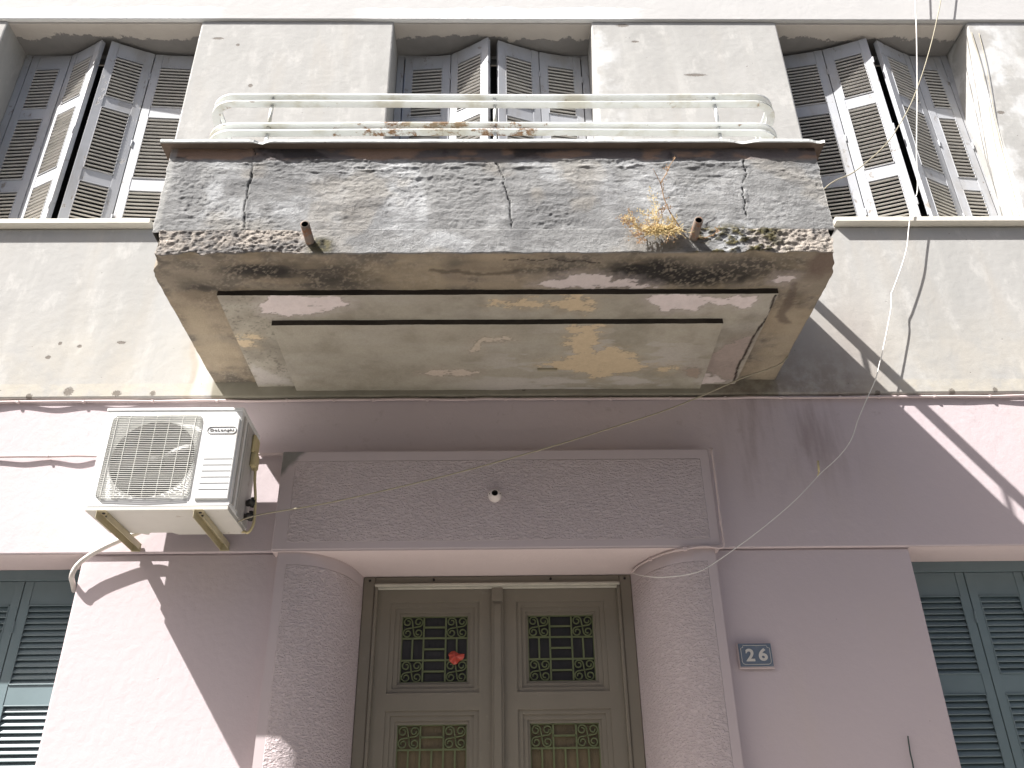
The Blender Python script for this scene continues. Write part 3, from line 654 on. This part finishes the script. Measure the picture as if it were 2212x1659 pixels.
q.add(vs, fs, 0, False)
for i in range(nx-1): q.m[i*6+5] = 1  # coping underside takes its own darker brown colour
for s_ in (-1, 1): q.box(min(s_*1.478, s_*1.668), max(s_*1.478, s_*1.668), -1.0595, -.002, 4.8355, 4.863)
M_COP = m_simple('whitewashed_coping', (.60, .62, .60), .8, .2, .12, 12, .006, tint=((.30, .27, .24), 16, .62, .7))
q.build('coping', [M_COP, m_simple('brown_drip_edge', (.15, .115, .09), .9, .2, .45, 6, .004)], bal)
# rails: four flat bars with rounded corners running back to the wall
def rail(z, xo, yf, w_=.045, th=.011):
    R = .15; path = []
    path.append((-xo, 0.0))
    for k in range(0, 11): a = math.pi+k/10*math.pi/2; path.append((-xo+R+R*math.cos(a), yf+R+R*math.sin(a)))
    for k in range(1, 20): path.append((-xo+R+(2*xo-2*R)*k/20, yf))
    for k in range(0, 11): a = -math.pi/2+k/10*math.pi/2; path.append((xo-R+R*math.cos(a), yf+R+R*math.sin(a)))
    path.append((xo, 0.0)); n = len(path); q = MB(); vs = []
    for i, (x, y) in enumerate(path):
        a = np.array(path[max(i-1, 0)]); b = np.array(path[min(i+1, n-1)]); t = (b-a)/np.linalg.norm(b-a); nn = np.array([-t[1], t[0]])
        sag = .004*math.sin(x*2.1+z*9)
        for (o_, zz) in ((0, z), (0, z+th), (w_, z+th), (w_, z)): vs.append((x+nn[0]*o_, y+nn[1]*o_, zz+sag))
    q.add(vs, [(i*4+k, i*4+(k+1) % 4, (i+1)*4+(k+1) % 4, (i+1)*4+k) for i in range(n-1) for k in range(4)]+[(0, 1, 2, 3), ((n-1)*4+3, (n-1)*4+2, (n-1)*4+1, (n-1)*4)])
    return q.build('rail', M_RUST, bal, bevel=.0015)
for z, xo in ((5.352, 1.563), (5.300, 1.567), (5.137, 1.553), (5.088, 1.553)): rail(z, xo, -1.07)
for x, y in ((-1.21, -1.046), (0.0, -1.046), (1.205, -1.046), (1.53, -.42), (1.53, -.78), (-1.53, -.6)):
    q = MB()
    for z0, z1 in ((4.863, 5.086), (5.0995, 5.134), (5.1465, 5.299), (5.311, 5.351)): q.tube([(x, y, z0), (x, y, z1)], .010, 10)
    q.build('post', M_RUST, bal)
for c_ in ((658.5, 484, -.88), (1509.5, 475.5, .95)):
    e = PY(c_[0], c_[1], -1.335); b_ = e+np.array([.0, .20, .012]); q = MB()
    q.lathe([(.016, .0), (.021, .0), (.021, .19), ], (e[0], e[1], e[2]), 'y', 16); q.lathe([(.016, .0), (.016, .19)], (e[0], e[1], e[2]), 'y', 16, 1)
    q.add([(e[0]+.016*math.cos(a*math.pi/6), e[1]+.08, e[2]+.016*math.sin(a*math.pi/6)) for a in range(12)], [tuple(range(12))], 1)
    q.build('drain_pipe', [M_PIPE, M_DARK], bal)

# ------------------------------------------------------------------ front door
DY = .40
d_ = MB()
d_.box(-.756, -.69, DY, .50, .13, 3.121); d_.box(.69, .756, DY, .50, .13, 3.121); d_.box(-.69, .69, DY+.001, .50, 3.072, 3.121)
d_.box(-1.05, 1.05, .505, .53, .13, 3.119, 1)
door = d_.build('front_door', [M_DOOR, M_DARK], B, bevel=.006)
q = MB(); q.box(-.69, .69, DY+.004, DY+.03, 3.052, 3.0715); q.box(-.69, .69, DY-.014, DY+.003, 3.062, 3.078); q.build('moulding', M_DOORM, door, bevel=.004)
q = MB()
for s_ in (-1, 1): q.box(min(s_*.672, s_*.689), max(s_*.672, s_*.689), DY-.008, DY+.03, .13, 3.06)
q.build('moulding', M_DOOR, door, bevel=.004)
LY = DY+.03
def door_leaf(x0, x1, wx0, wx1):
    q = MB(); wins = [((wx0, wx1, 2.552, 2.910), .061, .058), ((wx0, wx1, 1.25, 2.337), .066, .066)]
    zs_ = [.14, 1.25-.066, 2.337+.066, 2.552-.060, 2.910+.071, 3.052]
    q.rect(x0, x1, zs_[0], zs_[1], LY); q.rect(x0, x1, zs_[2], zs_[3], LY); q.rect(x0, x1, zs_[4], zs_[5], LY)
    for (a, b, c, e), lo, hi in (((wx0, wx1, 1.25, 2.337), .066, .066), ((wx0, wx1, 2.552, 2.910), .060, .071)):
        O = (a-.064, b+.064, c-lo, e+hi)
        q.rect(x0, O[0], O[2], O[3], LY); q.rect(O[1], x1, O[2], O[3], LY)
        rs = [O, (a-.038, b+.038, c-.036, e+.043), (a-.013, b+.013, c-.012, e+.017), (a, b, c, e)]
        for k in range(3):
            y = LY+.010*(k+1); q.step(rs[k], LY+.010*k, y); q.ring(rs[k], rs[k+1], y)
        q.step(rs[3], LY+.03, LY+.06)
    q.box(x0, x1, LY+.062, LY+.066, .14, 3.05)
    return q.build('door_leaf', M_DOOR, door)
door_leaf(-.672, -.0345, -.534, -.167); door_leaf(.0305, .672, .167, .533)
q = MB(); q.box(-.034, .030, LY-.022, LY+.02, .14, 2.975); q.box(-.034, .030, LY-.030, LY+.02, 2.975, 3.052)
q.box(-.022, .018, LY-.032, LY-.022, .14, 2.96); q.build('astragal', M_DOOR, door, bevel=.003)
def swirl(q, cx, cz, h, y, r=.0042, mir=1):
    for k in range(4):
        a0 = k*math.pi/2; pts = []; R = h/2*.86; c0 = (h/2*1.02, h/2*1.02)
        pts.append((0, 0)); 
        for j in range(0, 27):
            t = j/26; ang = math.pi-t*math.radians(470); rr = R*(1-.68*t**1.2); pts.append((c0[0]-(R*.10)*(0)+rr*math.cos(ang), c0[1]+rr*math.sin(ang)))
        pts = [(p[0]*mir, p[1]) for p in pts]
        P = [(cx+p[0]*math.cos(a0)-p[1]*math.sin(a0), y, cz+p[0]*math.sin(a0)+p[1]*math.cos(a0)) for p in pts]
        q.tube(P, r, 5)
def bar(q, x0, z0, x1, z1, y, r=.0045): q.obox(((x0+x1)/2, y, (z0+z1)/2), (1, 0, 0), (0, 1, 0), (0, 0, 1), max(abs(x1-x0)/2, r), .004, max(abs(z1-z0)/2, r))
GY = LY+.042
for sx, (a, b) in ((-1, (-.534, -.167)), (1, (.167, .533))):
    c, e = 2.552, 2.910; W = (b-a)/3; H = (e-c)/3
    q = MB(); y = GY
    for k in (1, 2): bar(q, a+k*W, c, a+k*W, e, y); bar(q, a, c+k*H, b, c+k*H, y+.0005)
    for k in range(3): bar(q, a+W, c+(k+.5)*H, a+2*W, c+(k+.5)*H, y)
    for k in (0, 2): bar(q, a+(k+.5)*W, c+H, a+(k+.5)*W, c+2*H, y)
    for i in (0, 2):
        for j in (0, 2): swirl(q, a+(i+.5)*W, c+(j+.5)*H, W/2*.96, y, mir=-1)
    for (x0, z0, x1, z1) in ((a, c, a, e), (b, c, b, e), (a, c, b, c), (a, e, b, e)): bar(q, x0, z0, x1, z1, y, .005)
    q.build('grille', M_GREEN, door)
    q = MB(); q.box(a, b, GY+.012, GY+.016, c, e); q.build('glass_pane', M_GLS, door)
    c, e = 1.25, 2.337; q = MB(); z1 = e-W
    for k in (1, 2): bar(q, a+k*W, z1, a+k*W, e, y)
    bar(q, a, z1, b, z1, y+.0005); bar(q, a+W, z1+W/2, a+2*W, z1+W/2, y); bar(q, a, c+W, b, c+W, y+.0005)
    for k in (1, 2): bar(q, a+k*W, c, a+k*W, c+W, y)
    for k in range(1, 6): bar(q, a+k*W/2, c+W, a+k*W/2, z1, y)
    for i in (0, 2): swirl(q, a+(i+.5)*W, z1+W/2, W/2*.96, y, mir=-1); swirl(q, a+(i+.5)*W, c+W/2, W/2*.96, y, mir=-1)
    for (x0, z0, x1, z1_) in ((a, c, a, e), (b, c, b, e), (a, c, b, c), (a, e, b, e)): bar(q, x0, z0, x1, z1_, y, .005)
    q.build('grille', M_GREEN, door)
    q = MB(); q.box(a, b, GY+.012, GY+.016, c, e); q.build('glass_pane', M_GLB, door)
for p in ((-.72, 3.098), (.72, 3.098), (.30, 3.10), (-.36, 3.10)):
    q = MB(); q.tube([(p[0], DY-.004, p[1]), (p[0], DY+.01, p[1])], .007, 8); q.build('screw', M_DARK, door)

# red scrap caught in the left grille
base = PY(984, 1420, GY-.012); q = MB(); th_ = np.linspace(0, 2*math.pi, 18, endpoint=False)
vs = [tuple(base+np.array([0, -.02, .0]))]
for ring_ in (.5, 1.):
    for k, t in enumerate(th_):
        rr = ring_*(.041+.008*math.sin(3*t+1)+random.uniform(-.003, .003)); vs.append((base[0]+rr*1.05*math.cos(t), base[1]-.014*(1-ring_)*2+random.uniform(-.006, .006), base[2]+rr*.8*math.sin(t)+.003*math.sin(t*5)))
fs = [(0, 1+k, 1+(k+1) % 18) for k in range(18)]+[(1+k, 19+k, 19+(k+1) % 18, 1+(k+1) % 18) for k in range(18)]
q.add(vs, fs)
o = q.build('plastic_scrap', M_RED); sm = o.modifiers.new('thick', 'SOLIDIFY'); sm.thickness = .002
tag(o, 'crumpled red plastic scrap caught in the upper left grille of the door', 'litter')

# ------------------------------------------------------------------ lamp socket
cx, cz = PY(1069, 1070, -.06)[[0, 2]]
L_ = thing('lamp_holder', (float(cx), -.05, float(cz)), 'empty white bulb socket fixed in the middle of the mauve lintel', 'lamp holder')
q = MB(); q.lathe([(.036, .0), (.037, -.010), (.030, -.024), (.021, -.030), (.0205, -.046), (.017, -.048), (.0165, -.02)], (cx, -.05, cz), 'y', 28); q.build('socket_body', M_PLUG, L_)
q = MB(); q.lathe([(.0164, -.044), (.0164, -.004), (.001, -.004)], (cx, -.05, cz), 'y', 20)
q.build('socket_well', M_BLK, L_)
for dx in (-.027, .028): q = MB(); q.tube([(cx+dx, -.0765, cz+.003), (cx+dx, -.070, cz+.003)], .004, 8); q.build('screw', M_DARK, L_)

# ------------------------------------------------------------------ text
def text(s, name, mat, parent, x0, x1, zc, y, h=None, off=.0, depth=.001, shear=0, sp=1.0):
    cu = bpy.data.curves.new(name, 'FONT'); cu.body = s; cu.offset = off; cu.extrude = .002; cu.align_x = 'LEFT'; cu.space_character = sp
    t = bpy.data.objects.new('tmp', cu); C.objects.link(t); bpy.context.view_layer.update()
    dg = bpy.context.evaluated_depsgraph_get(); me = bpy.data.meshes.new_from_object(t.evaluated_get(dg)); bpy.data.objects.remove(t)
    v = np.array([p.co[:] for p in me.vertices]); mn, mx = v.min(0), v.max(0); s1 = (x1-x0)/(mx[0]-mn[0]); s2 = (h/(mx[1]-mn[1])) if h else s1
    o0 = ORG[parent.name]; zt = np.sign(v[:, 2])
    w_ = np.stack([x0+(v[:, 0]-mn[0])*s1, y-zt*depth, zc+(v[:, 1]-(mn[1]+mx[1])/2)*s2], 1)-o0
    for i, p in enumerate(me.vertices): p.co = w_[i]
    me.materials.clear(); me.materials.append(mat); me.name = name
    o = bpy.data.objects.new(name, me); C.objects.link(o); o.parent = parent; ORG[o.name] = o0; return o

# house number
N_ = thing('house_number_sign', (1.288, .03, 2.525), 'small slate blue enamel plate reading 26 with cream digits beside the right pillar', 'sign')
px0, px1, pz0, pz1 = 1.212, 1.378, 2.527, 2.640
q = MB(); q.box(px0-.006, px1+.006, .026, .034, pz0-.010, pz1+.006); q.build('mount', M_CPNK, N_, bevel=.003)
q = MB(); q.box(px0, px1, .020, .026, pz0, pz1); q.build('plate', M_SGB, N_, bevel=.002)
q = MB(); o_ = .010; k = .014
pp = [(px0+o_+k, pz0+o_), (px1-o_-k, pz0+o_), (px1-o_-k*.3, pz0+o_+k*.3), (px1-o_, pz0+o_+k), (px1-o_, pz1-o_-k), (px1-o_-k*.8, pz1-o_-k*.7), (px1-o_-k, pz1-o_), (px0+o_+k, pz1-o_), (px0+o_+k*.8, pz1-o_-k*.7), (px0+o_, pz1-o_-k), (px0+o_, pz0+o_+k), (px0+o_+k*.3, pz0+o_+k*.3), (px0+o_+k, pz0+o_)]
q.tube([(p[0], .0195, p[1]) for p in pp], .0014, 4); q.build('border', M_SGW, N_)
text('2', 'digit', M_SGW, N_, px0+.032, px0+.076, (pz0+pz1)/2-.001, .0185, .062, off=.03)
text('6', 'digit', M_SGW, N_, px0+.097, px0+.141, (pz0+pz1)/2+.001, .0185, .062, off=.03)

# ------------------------------------------------------------------ air conditioner
A = thing('air_conditioner', (-1.645, -.285, 3.17), 'white outdoor air conditioner unit on two cream brackets left of the door', 'air conditioner')
ax0, ax1, ay0, ay1, az0, az1 = -1.992, -1.300, -.462, -.12, 3.215, 3.748
gx0, gx1, gz0, gz1 = -1.955, -1.497, 3.250, 3.706; gc = ((gx0+gx1)/2, (gz0+gz1)/2)
def rrect(x0, x1, z0, z1, r, n=8):
    out = []
    for cx_, cz_, a0 in ((x1-r, z1-r, 0), (x0+r, z1-r, 90), (x0+r, z0+r, 180), (x1-r, z0+r, 270)):
        for k in range(n+1): a = math.radians(a0+90*k/n); out.append((cx_+r*math.cos(a), cz_+r*math.sin(a)))
    res = []; m_ = len(out)
    for i, p in enumerate(out):
        res.append(p)
        if i % (n+1) == n:
            b = out[(i+1) % m_]
            for k in range(1, 12): res.append((p[0]+(b[0]-p[0])*k/12, p[1]+(b[1]-p[1])*k/12))
    return res
q = MB(); hole = rrect(gx0, gx1, gz0, gz1, .028); n = len(hole)
def proj(p):        # matching point on outer rounded rect
    return p
outer = rrect(ax0, ax1, az0, az1, .012)
q.add([(p[0], ay0, p[1]) for p in outer]+[(p[0], ay0, p[1]) for p in hole], [(k, (k+1) % n, n+(k+1) % n, n+k) for k in range(n)])
q.add([(p[0], ay0, p[1]) for p in hole]+[(p[0], ay0+.03, p[1]) for p in hole], [(k, (k+1) % n, n+(k+1) % n, n+k) for k in range(n)], 0, True)
q.add([(p[0], ay0, p[1]) for p in outer]+[(p[0], ay1, p[1]) for p in outer], [(k, (k+1) % n, n+(k+1) % n, n+k) for k in range(n)], 0, False)
# plate with round opening behind the grille
rc = .212; circ = []
for p in hole:
    a = math.atan2(p[1]-gc[1], p[0]-gc[0]); circ.append((gc[0]+rc*math.cos(a), gc[1]+rc*math.sin(a)))
q.add([(p[0], ay0+.03, p[1]) for p in hole]+[(p[0], ay0+.012, p[1]) for p in circ]+[(p[0], ay0+.035, p[1]) for p in circ],
      [(k, (k+1) % n, n+(k+1) % n, n+k) for k in range(n)]+[(n+k, n+(k+1) % n, 2*n+(k+1) % n, 2*n+k) for k in range(n)], 0, True)
q.build('casing', [M_ACW], A)
q = MB(); q.add([(p[0], ay0+.0352, p[1]) for p in circ]+[(p[0], ay0+.12, p[1]) for p in circ], [(k, (k+1) % n, n+(k+1) % n, n+k) for k in range(n)]); q.box(gx0+.002, gx1-.002, ay0+.12, ay0+.20, gz0, gz1); q.box(ax0+.01, ax1-.01, ay0+.205, ay1-.01, az0+.02, az1-.02); q.build('coil', M_DARK, A)
q = MB(); q.box(ax0-.003, ax1+.003, ay0-.004, ay1+.002, az1-.016, az1+.004); q.build('top_cover', M_ACW, A, bevel=.005)
q = MB()      # base pan with ragged rear edge
nn = 60; xx = np.linspace(ax0+.004, ax1-.004, nn); rag = fbm(xx, xx*0, 7, 4, 201)
vs = []
for i, x in enumerate(xx):
    yb = ay1+.012-.03*sstep(.5, .62, rag)[i]
    for (y, z) in ((ay0+.001, az0-.001), (ay0+.001, az0-.020), (ay0+.006, az0-.022), (yb-.01, az0-.020), (yb, az0-.018), (yb, az0-.001)): vs.append((x, y, z))
q.add(vs, [(i*6+k, i*6+(k+1) % 6, (i+1)*6+(k+1) % 6, (i+1)*6+k) for i in range(nn-1) for k in range(6)]+[(0, 1, 2, 3, 4, 5), tuple((nn-1)*6+k for k in range(6))])
M_PAN = m_simple('stained_base_pan', (.55, .54, .49), .55, .4, .12, 9, tint=((.20, .12, .06), 9, .60, .75))
q.build('base_pan', M_PAN, A)
q = MB()      # grille: wires
nw = 45
for i in range(nw):
    z = gz0+.004+(gz1-gz0-.008)*i/(nw-1); e = 0
    dzc = min(z-gz0, gz1-z); e = .028-math.sqrt(max(0, .028**2-(max(0, .028-dzc))**2))
    q.tube([(gx0+e, ay0+.002, z), (gx0+e+.012, ay0-.010, z), (gc[0], ay0-.014, z), (gx1-e-.012, ay0-.010, z), (gx1-e, ay0+.002, z)], .0019, 4, smooth=False)
for x in (-1.925, -1.862, -1.795, -1.728, -1.661, -1.594, -1.53): q.tube([(x, ay0-.004, gz0+.002), (x, ay0-.0118, gz0+.02), (x, ay0-.0122, gz1-.02), (x, ay0-.004, gz1-.002)], .0022, 4, smooth=False)
q.build('fan_grille', M_WIRE, A)
q = MB(); q.lathe([(.0, ay0+.045), (.03, ay0+.047), (.036, ay0+.06), (.036, ay0+.10)], (gc[0], 0, gc[1]), 'y', 20)
for k in range(3):
    a0 = math.radians(k*120+20); vs = []
    for i in range(8):
        for j in range(6):
            r = .034+.165*i/7; a = a0+math.radians(75)*(j/5)*(.55+.45*i/7); vs.append((gc[0]+r*math.cos(a), ay0+.05+.045*j/5, gc[1]+r*math.sin(a)))
    q.add(vs, [(i*6+j, (i+1)*6+j, (i+1)*6+j+1, i*6+j+1) for i in range(7) for j in range(5)], 0, True)
q.build('fan', m_simple('fan_plastic', (.045, .045, .045), .5, .4, .2, 10), A)
q = MB(); sx0, sx1, sz0, sz1 = -1.474, -1.308, 3.245, 3.690
q.box(sx0, sx1, ay0-.009, ay0+.001, sz0, sz1); sp = q.build('service_panel', M_ACW, A, bevel=.005)
q = MB()
for i in range(6): z = 3.459-i*.0325; q.box(sx0+.016, sx1-.008, ay0-.0105, ay0-.0095, z-.0013, z+.0013)
q.build('groove', M_GRV, sp)
q = MB(); rr_ = rrect(-1.462, -1.318, 3.598, 3.636, .018); q.tube([(p[0], ay0-.0105, p[1]) for p in rr_+[rr_[0]]], .0015, 4); q.build('badge_outline', M_GRV, sp)
text('DeLonghi', 'lettering', M_GRV, sp, -1.449, -1.331, 3.617, ay0-.0105, .017, off=.004, sp=1.1)
q = MB()      # side: ribs, handle recess
q.box(ax1, ax1+.004, -.43, -.40, az0+.02, az1-.03); q.box(ax1, ax1+.004, -.36, -.33, az0+.02, az1-.03); q.box(ax1, ax1+.0035, -.325, -.13, az0+.0, az1-.03)
q.build('side_panel', M_ACS, A, bevel=.002)
q = MB(); q.box(ax1+.003, ax1+.022, -.26, -.16, 3.60, 3.70); q.box(ax1+.004, ax1+.034, -.25, -.17, 3.52, 3.605); q.build('terminal_cover', M_YEL, A, bevel=.01)
q = MB()
for z in (3.33, 3.255):
    q.tube([(ax1+.002, -.20, z), (ax1+.05, -.20, z)], .016, 10); q.tube([(ax1+.035, -.20, z-.02), (ax1+.035, -.20, z+.03)], .011, 8); q.tube([(ax1+.03, -.235, z), (ax1+.03, -.165, z)], .011, 8)
q.build('valve', M_BLK, A)
q = MB(); q.tube(catmull([(ax1+.028, -.21, 3.53), (ax1+.033, -.205, 3.45), (ax1+.045, -.20, 3.37), (ax1+.052, -.20, 3.30), (ax1+.055, -.20, 3.22), (ax1+.035, -.195, 3.175), (ax1+.0, -.16, 3.19), (ax1-.03, -.10, 3.21)]), .0075, 8)
q.build('power_lead', M_YEL, A)
for bx in (-1.905, -1.440):
    q = MB()
    q.box(bx-.021, bx-.018, -.475, .012, 3.150, 3.192); q.box(bx-.021, bx+.021, -.475, .012, 3.189, 3.192); q.box(bx+.018, bx+.021, -.44, .012, 3.158, 3.1895)
    q.box(bx-.024, bx+.024, .008, .0135, 3.148, 3.192)
    for y in (-.44, -.40, -.2, -.03): q.tube([(bx, y, 3.184), (bx, y, 3.1885)], .008, 8, 1)
    q.tube([(bx-.026, -.43, 3.17), (bx-.0215, -.43, 3.17)], .008, 8, 1)
    q.build('bracket', [M_BRK, M_BLK], A, bevel=.001)
hp = [PY(345, 1128, -.10)]+[PY(a_, b_, -c_) for a_, b_, c_ in ((310, 1145, .045), (268, 1163, .03), (222, 1184, .025), (186, 1205, .02), (164, 1225, .015), (155, 1245, .0))]+[PY(158, 1262, -.0+.09), PY(160, 1275, .2)]
q = MB(); q.tube(catmull(hp, 8), .0135, 12)
q.build('hose', M_HOSE, A)

# ------------------------------------------------------------------ cables
def cable(name, pts, r, mat, label, clips=None, cr=.009, group=None, smooth=8):
    q = MB(); P = catmull(pts, smooth)
    if isinstance(r, tuple): r = [r[0]+(r[1]-r[0])*i/(len(P)-1) for i in range(len(P))]
    q.tube(P, r, 6)
    o0 = np.array(P[0]); t = thing(name, tuple(float(v) for v in o0), label, 'cable', group)
    q.build('cord', mat, t)
    if clips:
        for c in clips:
            q = MB(); q.box(c[0]-cr, c[0]+cr, c[1]-.012, c[1]+.008, c[2]-cr, c[2]+cr); q.build('clip', mat, t, bevel=.003)
    return t
rnd = random.Random(3)
pts = []; clips = []
x = -6.0
while x < 6.01:
    pts.append((x, .010+rnd.uniform(-.003, .001), 4.047+rnd.uniform(-.002, .002))); clips.append((x, .010, 4.045))
    st_ = rnd.uniform(.22, .40); pts.append((x+st_*.5, .010-rnd.uniform(.0, .009), 4.047-rnd.uniform(.0, .004))); x += st_
cable('wall_cable', pts, .008, M_CPNK, 'painted over cable clipped along the joint between beige and pink walls', clips, .008)
pts = []; clips = []; x = -6.0
while x < -1.3:
    pts.append((x, .008, 3.702)); clips.append((x, .008, 3.700)); st_ = rnd.uniform(.2, .34); pts.append((x+st_/2, .006-rnd.uniform(0, .008), 3.701-rnd.uniform(0, .003))); x += st_
pts += [(-1.3, .006, 3.705), (-1.19, -.002, 3.702)]
cable('wall_cable', pts, .0075, M_CPNK, 'thin sagging cable across the pink wall to the left of the air conditioner', clips, .006)
arch = [PY(1537, 968, -.052), PY(1548, 1050, -.054), PY(1556, 1120, -.056), PY(1563, 1165, -.058), PY(1558, 1183, -.058), PY(1520, 1180, -.056), PY(1480, 1186, -.056)]
arch += [PZ(1440, 1194, 3.112), PZ(1405, 1208, 3.112), PZ(1378, 1223, 3.112), PZ(1364, 1238, 3.10)]
arch = [np.array(p) for p in arch]
cable('wall_cable', arch, .0065, M_CPNK, 'cable running down the right end of the mauve lintel and arching over the right pillar', [tuple(arch[6]), tuple(arch[8])], .010)
wp = [(1975, -90, .09), (1977, 0, .09), (1980, 80, .085), (1981, 200, .08), (1980, 330, .08), (1982, 410, .075), (1970.5, 440, .07), (1963, 494, .068), (1959, 534, .066), (1948, 574, .066), (1931, 621, .066), (1925, 637, .065), (1925, 663, .065), (1919, 698, .065), (1906, 761, .065), (1900, 785, .064), (1891, 820, .062), (1871, 865, .055), (1853, 908, .05), (1838, 951, .045), (1810, 988, .04), (1771, 1024, .03),
      (1718, 1080, .06), (1635, 1150, .075), (1534, 1222, .085), (1490, 1240, .085), (1430, 1247, .06), (1390, 1244, -.04), (1366, 1238, -.25)]
w4 = [PY(a, b, -c) for a, b, c in wp]
wt = cable('hanging_wire', w4, (.0042, .0020), M_CWHT, 'thin white wire hanging down past the right window to the top of the right pillar', None, smooth=5)
q = MB(); p = PY(1769, 1020, -.03); t0 = PY(1767, 995, -.05); q.tube([p, t0], .006, 8); q.tube([p+[0, .03, -.01], p], .004, 6)
q.build('wire_hook', M_YEL, wt)
e1 = PY(1779, 409, -.08); 
w5 = [PY(2040, -60, -.08), PY(2032.5, 0, -.08), PY(2024, 41, -.08), PY(2014, 85, -.08), PY(1998, 142, -.08), PY(1982, 189, -.08), PY(1965, 230, -.08), PY(1945, 266, -.08), PY(1921, 303, -.08), PY(1888, 337, -.08), PY(1841, 374, -.08), e1,
      np.array([1.70, -.10, 5.0]), np.array([1.685, -.15, 4.5]), PZ(1700, 773, 4.15)]
for a, b, c in ((1600, 818, -.24), (1452, 881, -.25), (1300, 931, -.26), (1180, 968, -.27), (1000, 1018, -.28), (850, 1055, -.29), (700, 1088, -.29), (560, 1112, -.29)): w5.append(PY(a, b, c))
w5.append(np.array([-1.30, -.28, 3.20]))
cable('hanging_wire', w5, .0038, M_CTAN, 'tan wire slung under the balcony and across the lintel to the air conditioner', None, smooth=6)
for k, (a, b, lab) in enumerate((((2099, 70), (2191, 481), 'thin wire hanging down the right window reveal, the one nearer the window'), ((2112, 72), (2203, 481), 'thin wire hanging down the pier right of the right window, nearer the photo edge'))):
    p0 = PY(*a, -.004); p1 = PY(*b, -.004); ms = [p0+(p1-p0)*t+np.array([.012*math.sin(t*7+k), -.006*math.sin(t*5), 0]) for t in np.linspace(0, 1, 9)]
    cable('wall_wire', ms, .0020, M_CTAN, lab, None, smooth=4)
cable('wall_wire', [PY(1961, 1590, .030), PY(1966, 1625, .026), PY(1974, 1665, .028), PY(1990, 1800, .03)], .0035, M_CDRK, 'short dark wire on the pink wall below and right of the number plate')

# ------------------------------------------------------------------ dried plant on the slab ledge
ZP = lambda x, y, c: PY(1287.6+x*.18385, 325.3+y*.18385, c)
D_ = thing('dried_plant', tuple(float(v) for v in ZP(960, 930, -1.215)), 'dried straw coloured weed rooted in the balcony front beside the right drain pipe', 'plant')
st_, tw = MB(), MB(); R_ = random.Random(11)
def twig(q, pts, r0, r1, y0=-1.215, y1=-1.26):
    n = len(pts); P = [ZP(a, b, y0+(y1-y0)*i/(n-1)) for i, (a, b) in enumerate(pts)]; P = catmull(P, 5)
    q.tube(P, [r0+(r1-r0)*i/(len(P)-1) for i in range(len(P))], 5); return P
def bits(q, P, n, ln, r=.0011):
    for _ in range(n):
        p = P[R_.randrange(len(P)//3, len(P))]; d = np.array([R_.gauss(0, 1), R_.gauss(-.3, .7), R_.gauss(.3, 1)]); d = d/np.linalg.norm(d)*ln*R_.uniform(.4, 1.2)
        m_ = p+d*.5+np.array([R_.gauss(0, .004) for _ in range(3)]); q.tube([p, m_, p+d], [r, r*.9, r*.7], 4)
        for _ in range(2):
            e = p+d+np.array([R_.gauss(0, .006) for _ in range(3)]); s_ = R_.uniform(.002, .0042)
            q.add([e, e+[s_, 0, s_], e+[0, -s_, 2*s_], e+[-s_, s_*.3, s_]], [(0, 1, 2), (0, 2, 3)])
P = twig(tw, [(985, 900), (905, 780), (850, 690), (800, 560), (770, 430), (755, 380)], .0032, .0022, -1.215, -1.30); bits(tw, P, 10, .02)
P = twig(tw, [(755, 380), (820, 280), (870, 170), (935, 80)], .0022, .0015, -1.30, -1.32); bits(tw, P, 8, .015)
twig(tw, [(755, 380), (710, 290), (670, 215)], .0018, .0012, -1.30, -1.33)
for pts_, nb_ in (([(960, 930), (800, 930), (720, 900), (715, 780), (705, 680), (660, 540)], 34), ([(940, 930), (780, 960), (620, 960), (500, 900), (420, 840), (340, 800)], 50), ([(720, 850), (690, 800), (600, 760), (520, 740)], 16), ([(720, 860), (760, 760), (810, 690)], 10),
                  ([(900, 940), (760, 950), (650, 900), (600, 840)], 16), ([(700, 960), (560, 980), (480, 1000), (450, 1010)], 18), ([(560, 960), (450, 870), (400, 750)], 26), ([(520, 930), (400, 880), (320, 830)], 22), ([(640, 960), (540, 1030), (500, 1090)], 10), ([(980, 940), (850, 1010), (840, 1040)], 12), ([(1180, 1020), (1290, 1020), (1370, 990), (1440, 940)], 8)):
    P = twig(tw if R_.random() < .5 else st_, pts_, .0022, .0012, -1.225, -1.27-R_.uniform(0, .03)); bits(tw if R_.random() < .5 else st_, P, nb_, .03)
for _ in range(560):
    x0 = R_.gauss(800, 95); y0 = 965-R_.random()**1.8*70+.12*(800-x0)*0; x1 = x0+R_.gauss(-10, 65); y1 = y0+R_.gauss(5, 30)
    P = catmull([ZP(x0, y0, -1.222-R_.random()*.03), ZP((x0+x1)/2, (y0+y1)/2-R_.uniform(-5, 20), -1.235-R_.random()*.05), ZP(x1, y1, -1.23-R_.random()*.06)], 3); st_.tube(P, .0013, 3)
for _ in range(40):
    x0 = R_.gauss(900, 35); y0 = R_.uniform(800, 940); x1 = x0+R_.gauss(0, 28); y1 = y0-R_.uniform(10, 60); st_.tube([ZP(x0, y0, -1.225), ZP(x1, y1, -1.24-R_.random()*.03)], .0014, 3)
st_.build('dry_leaves', M_STRAW, D_); tw.build('stem', M_TWIG, D_)
